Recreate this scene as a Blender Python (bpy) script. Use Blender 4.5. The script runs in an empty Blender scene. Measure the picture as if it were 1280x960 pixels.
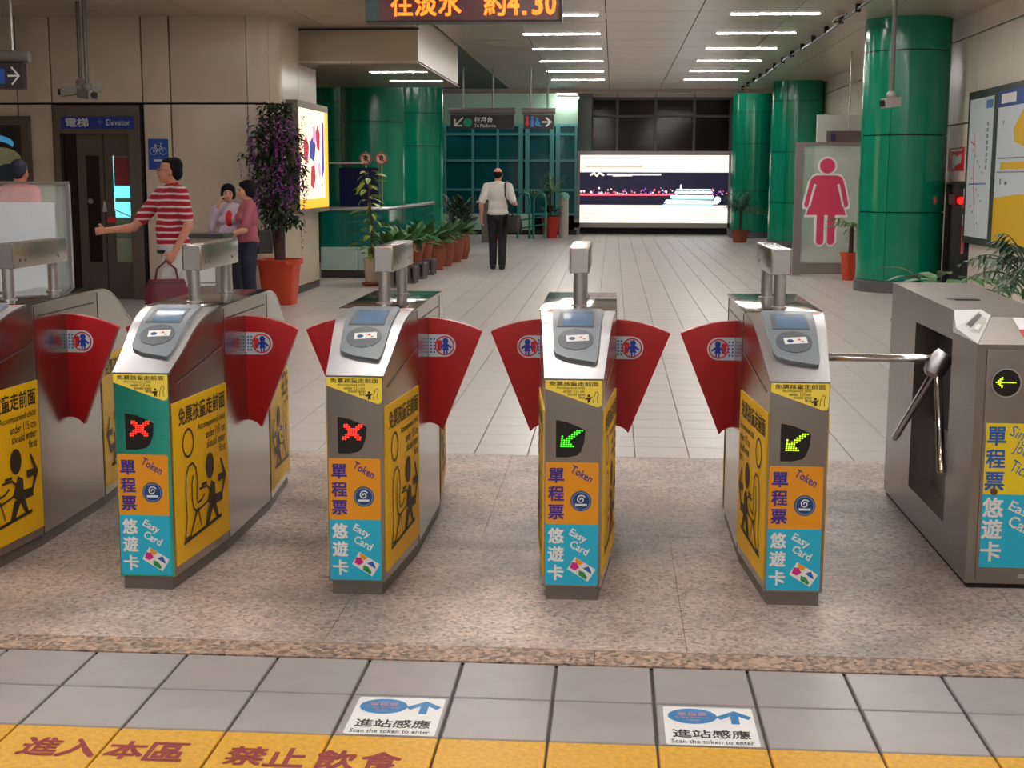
import bpy, bmesh, math, random
from mathutils import Vector, Matrix
random.seed(7)
SC = bpy.context.scene
COL = SC.collection
PI = math.pi

# ------------------------------------------------------------------ camera, world, exposure
def set_camera():
    yaw, pitch, roll = math.radians(4.199), math.radians(8.6255), math.radians(0.17)
    fwd = Vector((-math.sin(yaw)*math.cos(pitch), math.cos(yaw)*math.cos(pitch), -math.sin(pitch)))
    r = fwd.cross(Vector((0, 0, 1))).normalized(); u = r.cross(fwd)
    c, s = math.cos(roll), math.sin(roll)
    r2, u2 = c*r + s*u, -s*r + c*u
    cam = bpy.data.cameras.new('camera'); o = bpy.data.objects.new('camera', cam); COL.objects.link(o)
    m = Matrix((r2, u2, -fwd)).transposed().to_4x4(); m.translation = (0, 0, 1.525)
    o.matrix_world = m
    cam.sensor_fit = 'HORIZONTAL'; cam.sensor_width = 36.0; cam.lens = 36.0*1700/1280
    cam.clip_end = 200; cam.clip_start = 0.05
    SC.camera = o
set_camera()
W = bpy.data.worlds.new('world'); SC.world = W; W.use_nodes = True
W.node_tree.nodes['Background'].inputs[0].default_value = (0.80, 0.86, 0.90, 1)
W.node_tree.nodes['Background'].inputs[1].default_value = 0.10
SC.view_settings.view_transform = 'Standard'; SC.view_settings.look = 'None'
SC.view_settings.gamma = 1.0; SC.view_settings.use_curve_mapping = False
SC.view_settings.exposure = 0.60
SC.cycles.max_bounces = 7; SC.cycles.diffuse_bounces = 4; SC.cycles.glossy_bounces = 3; SC.cycles.transmission_bounces = 4
SC.cycles.caustics_reflective = False; SC.cycles.caustics_refractive = False
TUBE = 54.0          # radiance of the fluorescent tubes

# ------------------------------------------------------------------ materials
MATS = {}
def mat(name, col, rough=0.5, metal=0.0, emit=None, estr=1.0, alpha=None, noise=None, bump=None, spec=None, trans=None, objrand=None):
    """col sRGB 0-255 tuple. noise=(scale, amount[, detail]) value variation; bump=(scale, strength)"""
    if name in MATS: return MATS[name]
    m = bpy.data.materials.new(name); m.use_nodes = True
    nt = m.node_tree; N = nt.nodes; L = nt.links
    b = N['Principled BSDF']
    lin = tuple(((c/255)/12.92 if c/255 <= 0.04045 else ((c/255+0.055)/1.055)**2.4) for c in col) + (1,)
    b.inputs['Base Color'].default_value = lin
    b.inputs['Roughness'].default_value = rough; b.inputs['Metallic'].default_value = metal
    if spec is not None: b.inputs['Specular IOR Level'].default_value = spec
    if emit:
        e = tuple(((c/255)/12.92 if c/255 <= 0.04045 else ((c/255+0.055)/1.055)**2.4) for c in emit) + (1,)
        b.inputs['Emission Color'].default_value = e; b.inputs['Emission Strength'].default_value = estr
    if trans is not None: b.inputs['Transmission Weight'].default_value = trans
    if alpha is not None: b.inputs['Alpha'].default_value = alpha
    last = None
    if noise or objrand:
        tc = N.new('ShaderNodeTexCoord')
        val = None
        if noise:
            tn = N.new('ShaderNodeTexNoise'); tn.inputs['Scale'].default_value = noise[0]
            tn.inputs['Detail'].default_value = noise[2] if len(noise) > 2 else 3
            L.new(tc.outputs['Object'], tn.inputs['Vector'])
            mr = N.new('ShaderNodeMapRange'); mr.inputs[1].default_value = 0.3; mr.inputs[2].default_value = 0.7
            mr.inputs[3].default_value = 1-noise[1]; mr.inputs[4].default_value = 1+noise[1]
            L.new(tn.outputs[0], mr.inputs[0]); val = mr.outputs[0]
        if objrand:
            oi = N.new('ShaderNodeObjectInfo'); mr2 = N.new('ShaderNodeMapRange')
            mr2.inputs[3].default_value = 1-objrand; mr2.inputs[4].default_value = 1+objrand
            L.new(oi.outputs['Random'], mr2.inputs[0])
            if val:
                mm = N.new('ShaderNodeMath'); mm.operation = 'MULTIPLY'
                L.new(val, mm.inputs[0]); L.new(mr2.outputs[0], mm.inputs[1]); val = mm.outputs[0]
            else: val = mr2.outputs[0]
        vm = N.new('ShaderNodeVectorMath'); vm.operation = 'SCALE'
        vm.inputs[0].default_value = lin[:3]; L.new(val, vm.inputs['Scale'])
        L.new(vm.outputs[0], b.inputs['Base Color'])
    if bump:
        tc = N.new('ShaderNodeTexCoord'); tn = N.new('ShaderNodeTexNoise'); tn.inputs['Scale'].default_value = bump[0]
        bp = N.new('ShaderNodeBump'); bp.inputs['Strength'].default_value = bump[1]; bp.inputs['Distance'].default_value = 0.01
        L.new(tc.outputs['Object'], tn.inputs['Vector']); L.new(tn.outputs[0], bp.inputs['Height']); L.new(bp.outputs[0], b.inputs['Normal'])
    MATS[name] = m
    return m

def lin(c): return tuple(((x/255)/12.92 if x/255 <= 0.04045 else ((x/255+0.055)/1.055)**2.4) for x in c) + (1,)

def granite(name, cols, scale, stain, rough=0.45):
    m = bpy.data.materials.new(name); m.use_nodes = True; nt = m.node_tree; N = nt.nodes; L = nt.links
    b = N['Principled BSDF']; b.inputs['Roughness'].default_value = rough
    ge = N.new('ShaderNodeNewGeometry')
    vo = N.new('ShaderNodeTexVoronoi'); vo.inputs['Scale'].default_value = scale
    L.new(ge.outputs['Position'], vo.inputs['Vector'])
    sep = N.new('ShaderNodeSeparateColor'); L.new(vo.outputs['Color'], sep.inputs[0])
    cr = N.new('ShaderNodeValToRGB'); cr.color_ramp.interpolation = 'LINEAR'
    e = cr.color_ramp.elements
    e[0].position = 0; e[0].color = lin(cols[0]); e[1].position = 1; e[1].color = lin(cols[-1])
    for i, c in enumerate(cols[1:-1]):
        x = e.new((i+1)/(len(cols)-1)); x.color = lin(c)
    L.new(sep.outputs[0], cr.inputs[0])
    tn = N.new('ShaderNodeTexNoise'); tn.inputs['Scale'].default_value = 1.5; tn.inputs['Detail'].default_value = 4; tn.inputs['Roughness'].default_value = 0.6
    L.new(ge.outputs['Position'], tn.inputs['Vector'])
    mr = N.new('ShaderNodeMapRange'); mr.inputs[1].default_value = 0.32; mr.inputs[2].default_value = 0.62; mr.inputs[3].default_value = 1-stain; mr.inputs[4].default_value = 1.05
    L.new(tn.outputs[0], mr.inputs[0])
    vm = N.new('ShaderNodeVectorMath'); vm.operation = 'SCALE'; L.new(cr.outputs[0], vm.inputs[0]); L.new(mr.outputs[0], vm.inputs['Scale'])
    L.new(vm.outputs[0], b.inputs['Base Color'])
    MATS[name] = m; return m

def steel_mat(name, col, rough, brushed=True):
    m = bpy.data.materials.new(name); m.use_nodes = True; nt = m.node_tree; N = nt.nodes; L = nt.links
    b = N['Principled BSDF']; b.inputs['Metallic'].default_value = 1.0; b.inputs['Base Color'].default_value = lin(col)
    tc = N.new('ShaderNodeTexCoord'); mp = N.new('ShaderNodeMapping'); mp.inputs['Scale'].default_value = (6, 6, 160)
    tn = N.new('ShaderNodeTexNoise'); tn.inputs['Scale'].default_value = 3
    L.new(tc.outputs['Object'], mp.inputs[0]); L.new(mp.outputs[0], tn.inputs['Vector'])
    mr = N.new('ShaderNodeMapRange'); mr.inputs[3].default_value = rough*0.75; mr.inputs[4].default_value = rough*1.3
    L.new(tn.outputs[0], mr.inputs[0]); L.new(mr.outputs[0], b.inputs['Roughness'])
    MATS[name] = m; return m

def stripes_mat():
    m = bpy.data.materials.new('striped_knit'); m.use_nodes = True; nt = m.node_tree; N = nt.nodes; L = nt.links
    b = N['Principled BSDF']; b.inputs['Roughness'].default_value = 0.85
    tc = N.new('ShaderNodeTexCoord'); wv = N.new('ShaderNodeTexWave'); wv.bands_direction = 'Z'; wv.wave_profile = 'SIN'
    wv.inputs['Scale'].default_value = 5.6; wv.inputs['Distortion'].default_value = 1.6; wv.inputs['Detail'].default_value = 1; wv.inputs['Detail Scale'].default_value = 0.9
    L.new(tc.outputs['Object'], wv.inputs['Vector'])
    cr = N.new('ShaderNodeValToRGB'); e = cr.color_ramp.elements
    e[0].position = 0.72; e[0].color = lin((158, 14, 34)); e[1].position = 0.84; e[1].color = lin((205, 188, 196))
    L.new(wv.outputs[0], cr.inputs[0]); L.new(cr.outputs[0], b.inputs['Base Color'])
    MATS['striped_knit'] = m; return m

STEEL = steel_mat('brushed_steel', (176, 168, 160), 0.20)
STEEL_B = steel_mat('bright_steel', (196, 196, 199), 0.32)
STEEL_TOP = steel_mat('polished_steel', (150, 146, 138), 0.10)
STEEL_TEAL_REFL = steel_mat('steel_teal_reflection', (70, 190, 175), 0.30)  # teal reflection painted into the steel colour of one front plate
GREYSTEEL = steel_mat('satin_grey_steel', (150, 144, 140), 0.32)
M_TILE = mat('floor_tile', (156, 150, 150), 0.38, noise=(9, 0.05), objrand=0.025)
M_TILEFAR = mat('floor_tile_far', (186, 179, 175), 0.32, noise=(1.2, 0.05))
M_GROUT = mat('grout', (92, 86, 84), 0.9)
M_GROUTH = mat('hall_grout', (128, 120, 116), 0.9)
M_YTILE = mat('yellow_painted_tile', (214, 160, 38), 0.45, noise=(60, 0.14, 4), objrand=0.02)
M_RED_PAINT = mat('dark_red_paint', (142, 42, 48), 0.6, noise=(60, 0.15))
M_GRAN = granite('granite', [(130, 112, 104), (190, 172, 163), (206, 188, 177), (160, 147, 142), (198, 170, 155)], 80, 0.50)
M_GRANK = granite('granite_kerb', [(84, 70, 64), (188, 160, 142), (156, 136, 124), (104, 92, 86), (196, 160, 136)], 62, 0.12, 0.6)
M_WALL = mat('wall_panel', (200, 184, 165), 0.28, noise=(2, 0.04), objrand=0.02)
M_WALLR = mat('wall_panel_cream', (226, 215, 203), 0.28, noise=(2, 0.03), objrand=0.02)
M_JOINT = mat('dark_joint', (30, 26, 26), 0.9)
M_CEIL = mat('ceiling_metal', (196, 180, 164), 0.28, 0.35, objrand=0.03)
M_DARK = mat('dark_void', (22, 24, 26), 0.8)
M_GREEN = mat('green_glazed_cladding', (0, 128, 98), 0.16, noise=(3, 0.08))
M_BLACK = mat('black', (12, 12, 14), 0.35)
M_WHITE = mat('white_print', (228, 228, 228), 0.5)
M_YEL = mat('yellow_film', (244, 192, 4), 0.45)
M_YELP = mat('pale_yellow_film', (246, 222, 84), 0.4)
M_ORANGE = mat('orange_film', (226, 150, 22), 0.4)
M_CYAN = mat('cyan_film', (28, 178, 214), 0.4)
M_NAVY = mat('navy_print', (44, 44, 128), 0.5)
M_INK = mat('dark_print', (52, 40, 22), 0.5)
M_RED = mat('red_flap_plastic', (176, 8, 26), 0.30)
M_BLUE = mat('blue_print', (32, 92, 178), 0.45)
M_TUBE = mat('fluorescent_tube', (255, 255, 255), 0.5, emit=(255, 250, 243), estr=TUBE)
M_FIX = mat('fixture_white', (205, 200, 192), 0.4)
M_GLASS = mat('clear_glass', (220, 235, 232), 0.03, alpha=0.22)
M_GLASSG = mat('green_glass', (20, 120, 110), 0.05, alpha=0.5)
M_GLASSD = mat('night_glass', (30, 22, 20), 0.10, spec=0.18)
M_TEALG = mat('teal_pane', (12, 74, 82), 0.08)
M_TEALF = mat('teal_frame', (64, 130, 132), 0.4)
M_TERRA = mat('terracotta', (140, 72, 52), 0.7, noise=(12, 0.12))
M_REDPOT = mat('orange_plastic_pot', (196, 66, 36), 0.45)
M_SOIL = mat('soil', (52, 40, 32), 1.0, bump=(60, 0.6))
M_LEAF = mat('leaf_green', (54, 104, 48), 0.5, noise=(14, 0.3), objrand=0.2)
M_LEAFD = mat('leaf_dark', (36, 58, 34), 0.5, noise=(14, 0.3))
M_LEAFY = mat('leaf_yellow_green', (112, 138, 44), 0.5, noise=(14, 0.25), objrand=0.2)
M_PURP = mat('purple_petal', (150, 84, 158), 0.6, noise=(20, 0.3))
M_BARK = mat('bark', (70, 50, 42), 0.9, noise=(20, 0.3), bump=(40, 0.5))
M_SKIN = mat('skin', (196, 138, 112), 0.55)
M_HAIR = mat('black_hair', (14, 12, 13), 0.75, spec=0.2)
M_SIGN = mat('sign_dark', (44, 38, 42), 0.4)
M_SIGNGREY = mat('sign_grey_housing', (112, 104, 100), 0.4)
M_GREYPL = mat('grey_reader_plastic', (118, 126, 134), 0.35)
M_GREYPD = mat('grey_reader_dark', (84, 90, 98), 0.4)
M_LCD = mat('lcd_blue', (92, 120, 150), 0.2)

# ------------------------------------------------------------------ mesh helpers
class MB:
    def __init__(self): self.v = []; self.f = []
    def add(self, vs, fs):
        n = len(self.v); self.v += [tuple(p) for p in vs]; self.f += [tuple(i+n for i in q) for q in fs]; return self
    def box(self, x0, x1, y0, y1, z0, z1):
        vs = [(x0,y0,z0),(x1,y0,z0),(x1,y1,z0),(x0,y1,z0),(x0,y0,z1),(x1,y0,z1),(x1,y1,z1),(x0,y1,z1)]
        return self.add(vs, [(0,3,2,1),(4,5,6,7),(0,1,5,4),(1,2,6,5),(2,3,7,6),(3,0,4,7)])
    def prism(self, poly, d, axis='y', a=0.0):
        """extrude a 2D polygon. axis y: poly=(x,z), from y=a to a+d; axis x: poly=(y,z); axis z: poly=(x,y)"""
        def P(p, t):
            return {'y': (p[0], t, p[1]), 'x': (t, p[0], p[1]), 'z': (p[0], p[1], t)}[axis]
        n = len(poly); vs = [P(p, a) for p in poly] + [P(p, a+d) for p in poly]
        fs = [tuple(range(n)), tuple(range(2*n-1, n-1, -1))] + [(i, (i+1) % n + n if False else i+n, (i+1) % n + n, (i+1) % n) for i in range(n)]
        return self.add(vs, fs)
    def tube(self, pts, r, n=8, caps=True):
        pts = [Vector(p) for p in pts]; rs = r if isinstance(r, (list, tuple)) else [r]*len(pts)
        rings = []; ref = None
        for i, p in enumerate(pts):
            t = (pts[min(i+1, len(pts)-1)] - pts[max(i-1, 0)]).normalized()
            if ref is None: ref = Vector((0, 0, 1)) if abs(t.z) < 0.9 else Vector((1, 0, 0))
            x = (ref - t*ref.dot(t)).normalized(); y = t.cross(x); ref = x
            rings.append([p + (x*math.cos(2*PI*k/n) + y*math.sin(2*PI*k/n))*rs[i] for k in range(n)])
        vs = [q for rg in rings for q in rg]; fs = []
        for i in range(len(pts)-1):
            for k in range(n):
                fs.append((i*n+k, i*n+(k+1) % n, (i+1)*n+(k+1) % n, (i+1)*n+k))
        if caps: fs += [tuple(range(n-1, -1, -1)), tuple((len(pts)-1)*n+k for k in range(n))]
        return self.add(vs, fs)
    def lathe(self, prof, n=24, c=(0, 0, 0), sq=0):
        """prof [(r,z)...]; sq>0 gives a rounded-square section"""
        vs = []
        for r, z in prof:
            for k in range(n):
                a = 2*PI*k/n + (PI/4 if sq else 0); ca, sa = math.cos(a), math.sin(a)
                s = 1.0 if not sq else 1.0/((abs(ca)**sq + abs(sa)**sq)**(1/sq))
                vs.append((c[0]+r*s*ca, c[1]+r*s*sa, c[2]+z))
        fs = []
        for i in range(len(prof)-1):
            for k in range(n): fs.append((i*n+k, i*n+(k+1) % n, (i+1)*n+(k+1) % n, (i+1)*n+k))
        fs += [tuple(range(n-1, -1, -1)), tuple((len(prof)-1)*n+k for k in range(n))]
        return self.add(vs, fs)
    def grid(self, rows):
        n = len(rows[0]); vs = [p for r in rows for p in r]; fs = []
        for i in range(len(rows)-1):
            for k in range(n-1): fs.append((i*n+k, i*n+k+1, (i+1)*n+k+1, (i+1)*n+k))
        return self.add(vs, fs)
    def ball(self, c, r, nu=12, nv=8):
        rx, ry, rz = r if isinstance(r, (tuple, list)) else (r, r, r)
        vs = [(c[0], c[1], c[2]-rz)]
        for j in range(1, nv):
            t = -PI/2 + PI*j/nv
            for k in range(nu):
                a = 2*PI*k/nu; vs.append((c[0]+rx*math.cos(t)*math.cos(a), c[1]+ry*math.cos(t)*math.sin(a), c[2]+rz*math.sin(t)))
        vs.append((c[0], c[1], c[2]+rz)); L = len(vs)-1; fs = []
        for k in range(nu): fs.append((0, 1+(k+1) % nu, 1+k)); fs.append((L, L-nu+k, L-nu+(k+1) % nu))
        for j in range(nv-2):
            for k in range(nu): fs.append((1+j*nu+k, 1+j*nu+(k+1) % nu, 1+(j+1)*nu+(k+1) % nu, 1+(j+1)*nu+k))
        return self.add(vs, fs)
    def mesh(self, name, m, smooth=False):
        me = bpy.data.meshes.new(name); me.from_pydata(self.v, [], self.f); me.update()
        me.materials.append(m)
        if smooth:
            me.polygons.foreach_set('use_smooth', [True]*len(me.polygons))
            if smooth != 'all':
                try: me.set_sharp_from_angle(angle=math.radians(38))
                except Exception: pass
        return me
    def build(self, name, m, parent=None, smooth=False, bevel=0.0):
        o = link(name, self.mesh(name, m, smooth), parent)
        if bevel:
            bm = bmesh.new(); bm.from_mesh(o.data); bmesh.ops.recalc_face_normals(bm, faces=bm.faces)
            ed = [e for e in bm.edges if len(e.link_faces) == 2 and e.calc_face_angle(0) > 0.5]
            bmesh.ops.bevel(bm, geom=ed, offset=bevel, segments=2, affect='EDGES', profile=0.7, clamp_overlap=True)
            bm.to_mesh(o.data); bm.free()
            o.data.polygons.foreach_set('use_smooth', [True]*len(o.data.polygons))
            try: o.data.set_sharp_from_angle(angle=math.radians(50))
            except Exception: pass
        return o
def link(name, data, parent=None, loc=None, rz=None):
    o = bpy.data.objects.new(name, data); COL.objects.link(o)
    if parent: o.parent = parent
    if loc: o.location = loc
    if rz is not None: o.rotation_euler = (0, 0, rz)
    return o
def tag(o, label=None, cat=None, group=None, kind=None):
    if label: o['label'] = label
    if cat: o['category'] = cat
    if group: o['group'] = group
    if kind: o['kind'] = kind
    return o
def thing(name, label, cat, loc=(0, 0, 0), rz=0, group=None):
    return tag(link(name, None, None, loc, rz), label, cat, group)
def struct(o, label=None): return tag(o, label, None, None, 'structure')
def copy_tree(o, parent=None, loc=None):
    c = o.copy(); COL.objects.link(c); c.parent = parent
    if loc is not None: c.location = loc
    for ch in list(o.children): copy_tree(ch, c)
    return c

# flat print: 2D outlines or lettering mapped onto a surface by fn(u, v)
def out_normal(fn, u, v):
    p = Vector(fn(u, v)); return (Vector(fn(u+1e-3, v))-p).cross(Vector(fn(u, v+1e-3))-p).normalized()
def flat(name, polys, m, fn, parent=None, out=None):
    b = MB()
    if not polys: return None
    n = Vector(out) if out else out_normal(fn, *polys[0][0])
    for i, p in enumerate(polys): b.add([Vector(fn(*q)) + n*(min(i, 40)*4e-5) for q in p], [tuple(range(len(p)))])
    return b.build(name, m, parent)
TXT = {}
def text2d(body, bold=0.0, res=2):
    k = (body, bold, res)
    if k not in TXT:
        c = bpy.data.curves.new('lettering', 'FONT'); c.body = body; c.resolution_u = res
        c.align_x = 'CENTER'; c.align_y = 'CENTER'; c.fill_mode = 'FRONT'
        o = bpy.data.objects.new('lettering_source', c); COL.objects.link(o)
        dg = bpy.context.evaluated_depsgraph_get(); dg.update()
        me = bpy.data.meshes.new_from_object(o.evaluated_get(dg), depsgraph=dg)
        vs0 = [(v.co.x, v.co.y) for v in me.vertices]; fs0 = [tuple(p.vertices) for p in me.polygons]
        vs, fs = [], []
        for dx, dy in (((0, 0),) if bold < 0.002 else ((-bold, -bold), (bold, -bold), (bold, bold), (-bold, bold))):   # heavier strokes
            n = len(vs); vs += [(x+dx, y+dy) for x, y in vs0]; fs += [tuple(i+n for i in p) for p in fs0]
        bpy.data.objects.remove(o); bpy.data.curves.remove(c); bpy.data.meshes.remove(me)
        if vs:
            x0, x1 = min(v[0] for v in vs), max(v[0] for v in vs); y0, y1 = min(v[1] for v in vs), max(v[1] for v in vs)
        else: x0 = x1 = y0 = y1 = 0
        TXT[k] = (vs, fs, x0, x1, y0, y1)
    return TXT[k]
def letters(name, items, m, fn, parent=None):
    """items: (body, u, v, width, height or None, rotation, bold); fitted into a box centred on (u, v)"""
    b = MB()
    for it in items:
        body, u, v, w, h = it[:5]; rot = it[5] if len(it) > 5 else 0; bold = it[6] if len(it) > 6 else 0.012
        vs, fs, x0, x1, y0, y1 = text2d(body, bold)
        if not vs: continue
        sx = w/(x1-x0) if w else None; sy = h/(y1-y0) if h else None
        sx = sx or sy; sy = sy or sx
        c, s = math.cos(rot), math.sin(rot); out = []
        for x, y in vs:
            X, Y = (x-(x0+x1)/2)*sx, (y-(y0+y1)/2)*sy
            out.append(fn(u + X*c - Y*s, v + X*s + Y*c))
        if bold >= 0.002:
            n = out_normal(fn, u, v); k4 = len(out)//4
            out = [Vector(p) + n*(1.2e-4*(i//k4)) for i, p in enumerate(out)]
        b.add(out, fs)
    return b.build(name, m, parent)
def disc(u, v, r, n=20, ry=None): return [(u+r*math.cos(2*PI*k/n), v+(ry or r)*math.sin(2*PI*k/n)) for k in range(n)]
def rrect(u0, u1, v0, v1, r, n=4):
    out = []
    for cx, cy, a0 in ((u1-r, v0+r, -PI/2), (u1-r, v1-r, 0), (u0+r, v1-r, PI/2), (u0+r, v0+r, PI)):
        for k in range(n+1):
            a = a0 + PI/2*k/n; out.append((cx+r*math.cos(a), cy+r*math.sin(a)))
    return out
def ring(u, v, r0, r1, n=24):
    return [[(u+r1*math.cos(a), v+r1*math.sin(a)), (u+r1*math.cos(b), v+r1*math.sin(b)), (u+r0*math.cos(b), v+r0*math.sin(b)), (u+r0*math.cos(a), v+r0*math.sin(a))]
            for a, b in ((2*PI*k/n, 2*PI*(k+1)/n) for k in range(n))]
def stroke(pts, w):
    out = []
    for (x0, y0), (x1, y1) in zip(pts[:-1], pts[1:]):
        dx, dy = x1-x0, y1-y0; l = math.hypot(dx, dy) or 1; nx, ny = -dy/l*w/2, dx/l*w/2
        ex, ey = dx/l*w*0.3, dy/l*w*0.3
        out.append([(x0+nx-ex, y0+ny-ey), (x0-nx-ex, y0-ny-ey), (x1-nx+ex, y1-ny+ey), (x1+nx+ex, y1+ny+ey)])
    return out
def facing_front(x, y, z): return lambda u, v: (x+u, y, z+v)          # print that faces -Y


# ------------------------------------------------------------------ floors
GX0 = 0.14 - 0.2985*30      # tile grid origin in x
TS = 0.2985
def tile_mesh(name, m, s, g, bev=0.004, t=0.02):
    a = s/2-g/2; b = a-bev
    mb = MB()
    vs = [(-a,-a,-t),(a,-a,-t),(a,a,-t),(-a,a,-t),(-a,-a,-bev),(a,-a,-bev),(a,a,-bev),(-a,a,-bev),(-b,-b,0),(b,-b,0),(b,b,0),(-b,b,0)]
    fs = [(0,1,5,4),(1,2,6,5),(2,3,7,6),(3,0,4,7),(4,5,9,8),(5,6,10,9),(6,7,11,10),(7,4,8,11),(8,9,10,11)]
    return mb.add(vs, fs).mesh(name, m)

# hall floor beyond the granite band: 300 nearest tiles singly, the rest joined
floor = struct(MB().box(-9.0, 4.8, 7.38, 40.0, -0.12, -0.008).build('floor', M_GROUTH), 'pale grey square-tiled hall floor')
tm = tile_mesh('tile', mat('hall_tile', (180, 173, 170), 0.34, noise=(9, 0.04), objrand=0.025), TS, 0.005, 0.002)
rest = MB(); n_single = 0
Y0 = 7.40
for j in range(108):
    for i in range(-2, 46):
        cx = GX0 + (i+0.5)*TS; cy = Y0 + (j+0.5)*TS
        if cx > 4.75 or cx < -8.9: continue
        if j < 15 and -2.75 < cx < 3.2 and n_single < 300:
            link('tile', tm, floor, (cx, cy, 0)); n_single += 1
        else:
            if cy > 21.5 and cx < -5.2: continue
            a = TS/2-0.0020; b = a-0.002
            rest.add([(cx-a,cy-a,-0.008),(cx+a,cy-a,-0.008),(cx+a,cy+a,-0.008),(cx-a,cy+a,-0.008),(cx-b,cy-b,0),(cx+b,cy-b,0),(cx+b,cy+b,0),(cx-b,cy+b,0)],
                     [(0,1,5,4),(1,2,6,5),(2,3,7,6),(3,0,4,7),(4,5,6,7)])
tag(rest.build('tile_field', M_TILEFAR, floor), kind='stuff')

# granite band carrying the gates
gran = struct(MB().box(-8.0, 6.0, 4.13, 7.40, -0.12, -0.006).build('floor_granite', M_JOINT), 'speckled pinkish granite band under the fare gates')
for i in range(-5, 5):
    x0 = 0.26 + i*1.2
    for j, (y0, y1) in enumerate(((4.27, 5.72), (5.72, 7.395))):
        off = 0.0 if j == 0 else 0.4
        g = MB().box(x0+off+0.001, x0+off+1.199, y0+0.001, y1-0.001, -0.03, 0.0).build('granite_slab', M_GRAN, gran)
    MB().box(x0-0.3+0.001, x0-0.3+1.199, 4.135, 4.267, -0.03, 0.0).build('granite_kerb', M_GRANK, gran)

# near floor in front: grey tiles then yellow painted tiles
near = struct(MB().box(-9.0, 5.0, -12.0, 4.13, -0.12, -0.012).build('floor_entrance', M_GROUT), 'grey tiled strip and yellow painted band before the gates')
tmn = tile_mesh('tile', M_TILE, TS, 0.010, 0.003)
tmy = tile_mesh('yellow_tile', M_YTILE, TS, 0.007, 0.002)
for j in range(4):
    for i in range(18, 40):
        cx = GX0 + (i+0.5)*TS; cy = 4.128 - (j+0.5)*TS
        link('tile' if j < 2 else 'yellow_tile', tmn if j < 2 else tmy, near, (cx, cy, 0))
backf = MB()
for j in range(4, 54):
    for i in range(0, 46):
        cx = GX0 + (i+0.5)*TS; cy = 4.128 - (j+0.5)*TS; a = TS/2-0.004
        backf.add([(cx-a,cy-a,0),(cx+a,cy-a,0),(cx+a,cy+a,0),(cx-a,cy+a,0)], [(0,1,2,3)])
tag(backf.build('tile_field', M_TILE, near), kind='stuff')
fl = lambda u, v: (u, v, 0.0012)
CH = [('進', -1.523, 3.388), ('入', -1.414, 3.386), ('本', -1.285, 3.381), ('區', -1.172, 3.379), ('禁', -0.955, 3.372), ('止', -0.845, 3.370), ('飲', -0.712, 3.366), ('食', -0.592, 3.364)]
for c, x, y in CH:
    letters('lettering', [(c, x, y, 0.108, 0.118, -0.0, 0.022)], M_RED_PAINT, fl, near)

# floor stickers
M_STBLUE = mat('sticker_blue', (40, 124, 182), 0.45)
def floor_sticker(x, y, label):
    t = thing('floor_sticker', label, 'sticker', (x, y, 0.0), 0, 'white boarding stickers on the tiles')
    MB().prism(rrect(-0.128, 0.128, -0.135, 0.135, 0.008), 0.0012, 'z', 0.0004).build('sheet', M_WHITE, t)
    f2 = lambda u, v: (u, v, 0.0022)
    flat('blue_oval', [disc(-0.046, 0.066, 0.070, 28, 0.056)], M_STBLUE, f2, t)
    flat('arrow', [[(0.034,0.045),(0.020,0.065),(0.075,0.112),(0.122,0.070),(0.112,0.050),(0.085,0.074),(0.085,0.016),(0.062,0.016),(0.062,0.074)]], M_STBLUE, f2, t)
    letters('lettering', [('進站感應', 0.0, -0.058, 0.215, 0.058, 0, 0.012)], M_BLACK, f2, t)
    letters('caption', [('Scan the token to enter', 0.0, -0.112, 0.225, 0.026, 0, 0.006)], M_BLACK, f2, t)
    f3 = lambda u, v: (u, v, 0.0030)
    letters('oval_lettering', [('單程票', -0.046, 0.078, 0.082, 0.026, 0, 0.01), ('Single Journey', -0.046, 0.055, 0.10, 0.012, 0, 0.006), ('Token', -0.046, 0.036, 0.04, 0.012, 0, 0.006)], mat('pink_print', (196, 150, 170), 0.5), f3, t)
floor_sticker(-0.600, 3.672, 'white boarding sticker on floor before the second red-cross gate, left of two')
floor_sticker(0.292, 3.670, 'white boarding sticker on floor nearer the tripod turnstile, right of two')

# ------------------------------------------------------------------ ceilings
ceil = struct(MB().box(-2.55, 4.7, -12.0, 33.6, 3.66, 3.80).build('ceiling', M_DARK), 'brown metal panel ceiling of the hall')
PW, PL = 1.2, 1.2
pm = MB().box(-PW/2+0.006, PW/2-0.006, -PL/2+0.006, PL/2-0.006, 0, 0.03).mesh('panel', M_CEIL)
for j in range(-6, 32):
    for i in range(6):
        link('panel', pm, ceil, (-2.55 + (i+0.5)*PW + 0.02, -4.8 + (j+0.5)*PL, 3.635))
ceil_l = struct(MB().box(-9.0, -2.55, -12.0, 18.0, 3.48, 3.80).build('ceiling_lobby', M_DARK), 'lower brown ceiling over the lift lobby')
for j in range(-6, 19):
    for i in range(5):
        link('panel', pm, ceil_l, (-2.57 - (i+0.5)*PW, -4.8 + (j+0.5)*PL, 3.455))
# dropped soffit in front of the green columns
sof = struct(MB().box(-6.2, -2.56, 18.0, 22.6, 3.03, 3.80).build('ceiling_soffit', mat('soffit_cream', (158, 143, 120), 0.3)), 'dropped cream soffit over the railing')
for x0, x1, y0, y1 in ((-6.15, -4.3, 18.02, 22.58), (-4.29, -3.45, 18.02, 22.58), (-3.44, -2.58, 18.02, 20.3), (-3.44, -2.58, 20.31, 22.58)):
    MB().box(x0, x1, y0, y1, 3.0, 3.03).build('panel', M_CEIL, sof)
MB().box(-6.2, -2.54, 17.985, 22.61, 2.985, 3.0).build('edge_trim', mat('trim_metal', (140, 124, 104), 0.35, 0.5), sof)
for z in (3.42, ):
    MB().box(-6.2, -2.545, 17.98, 18.0, z, z+0.02).build('edge_trim', M_JOINT, sof)
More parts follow.
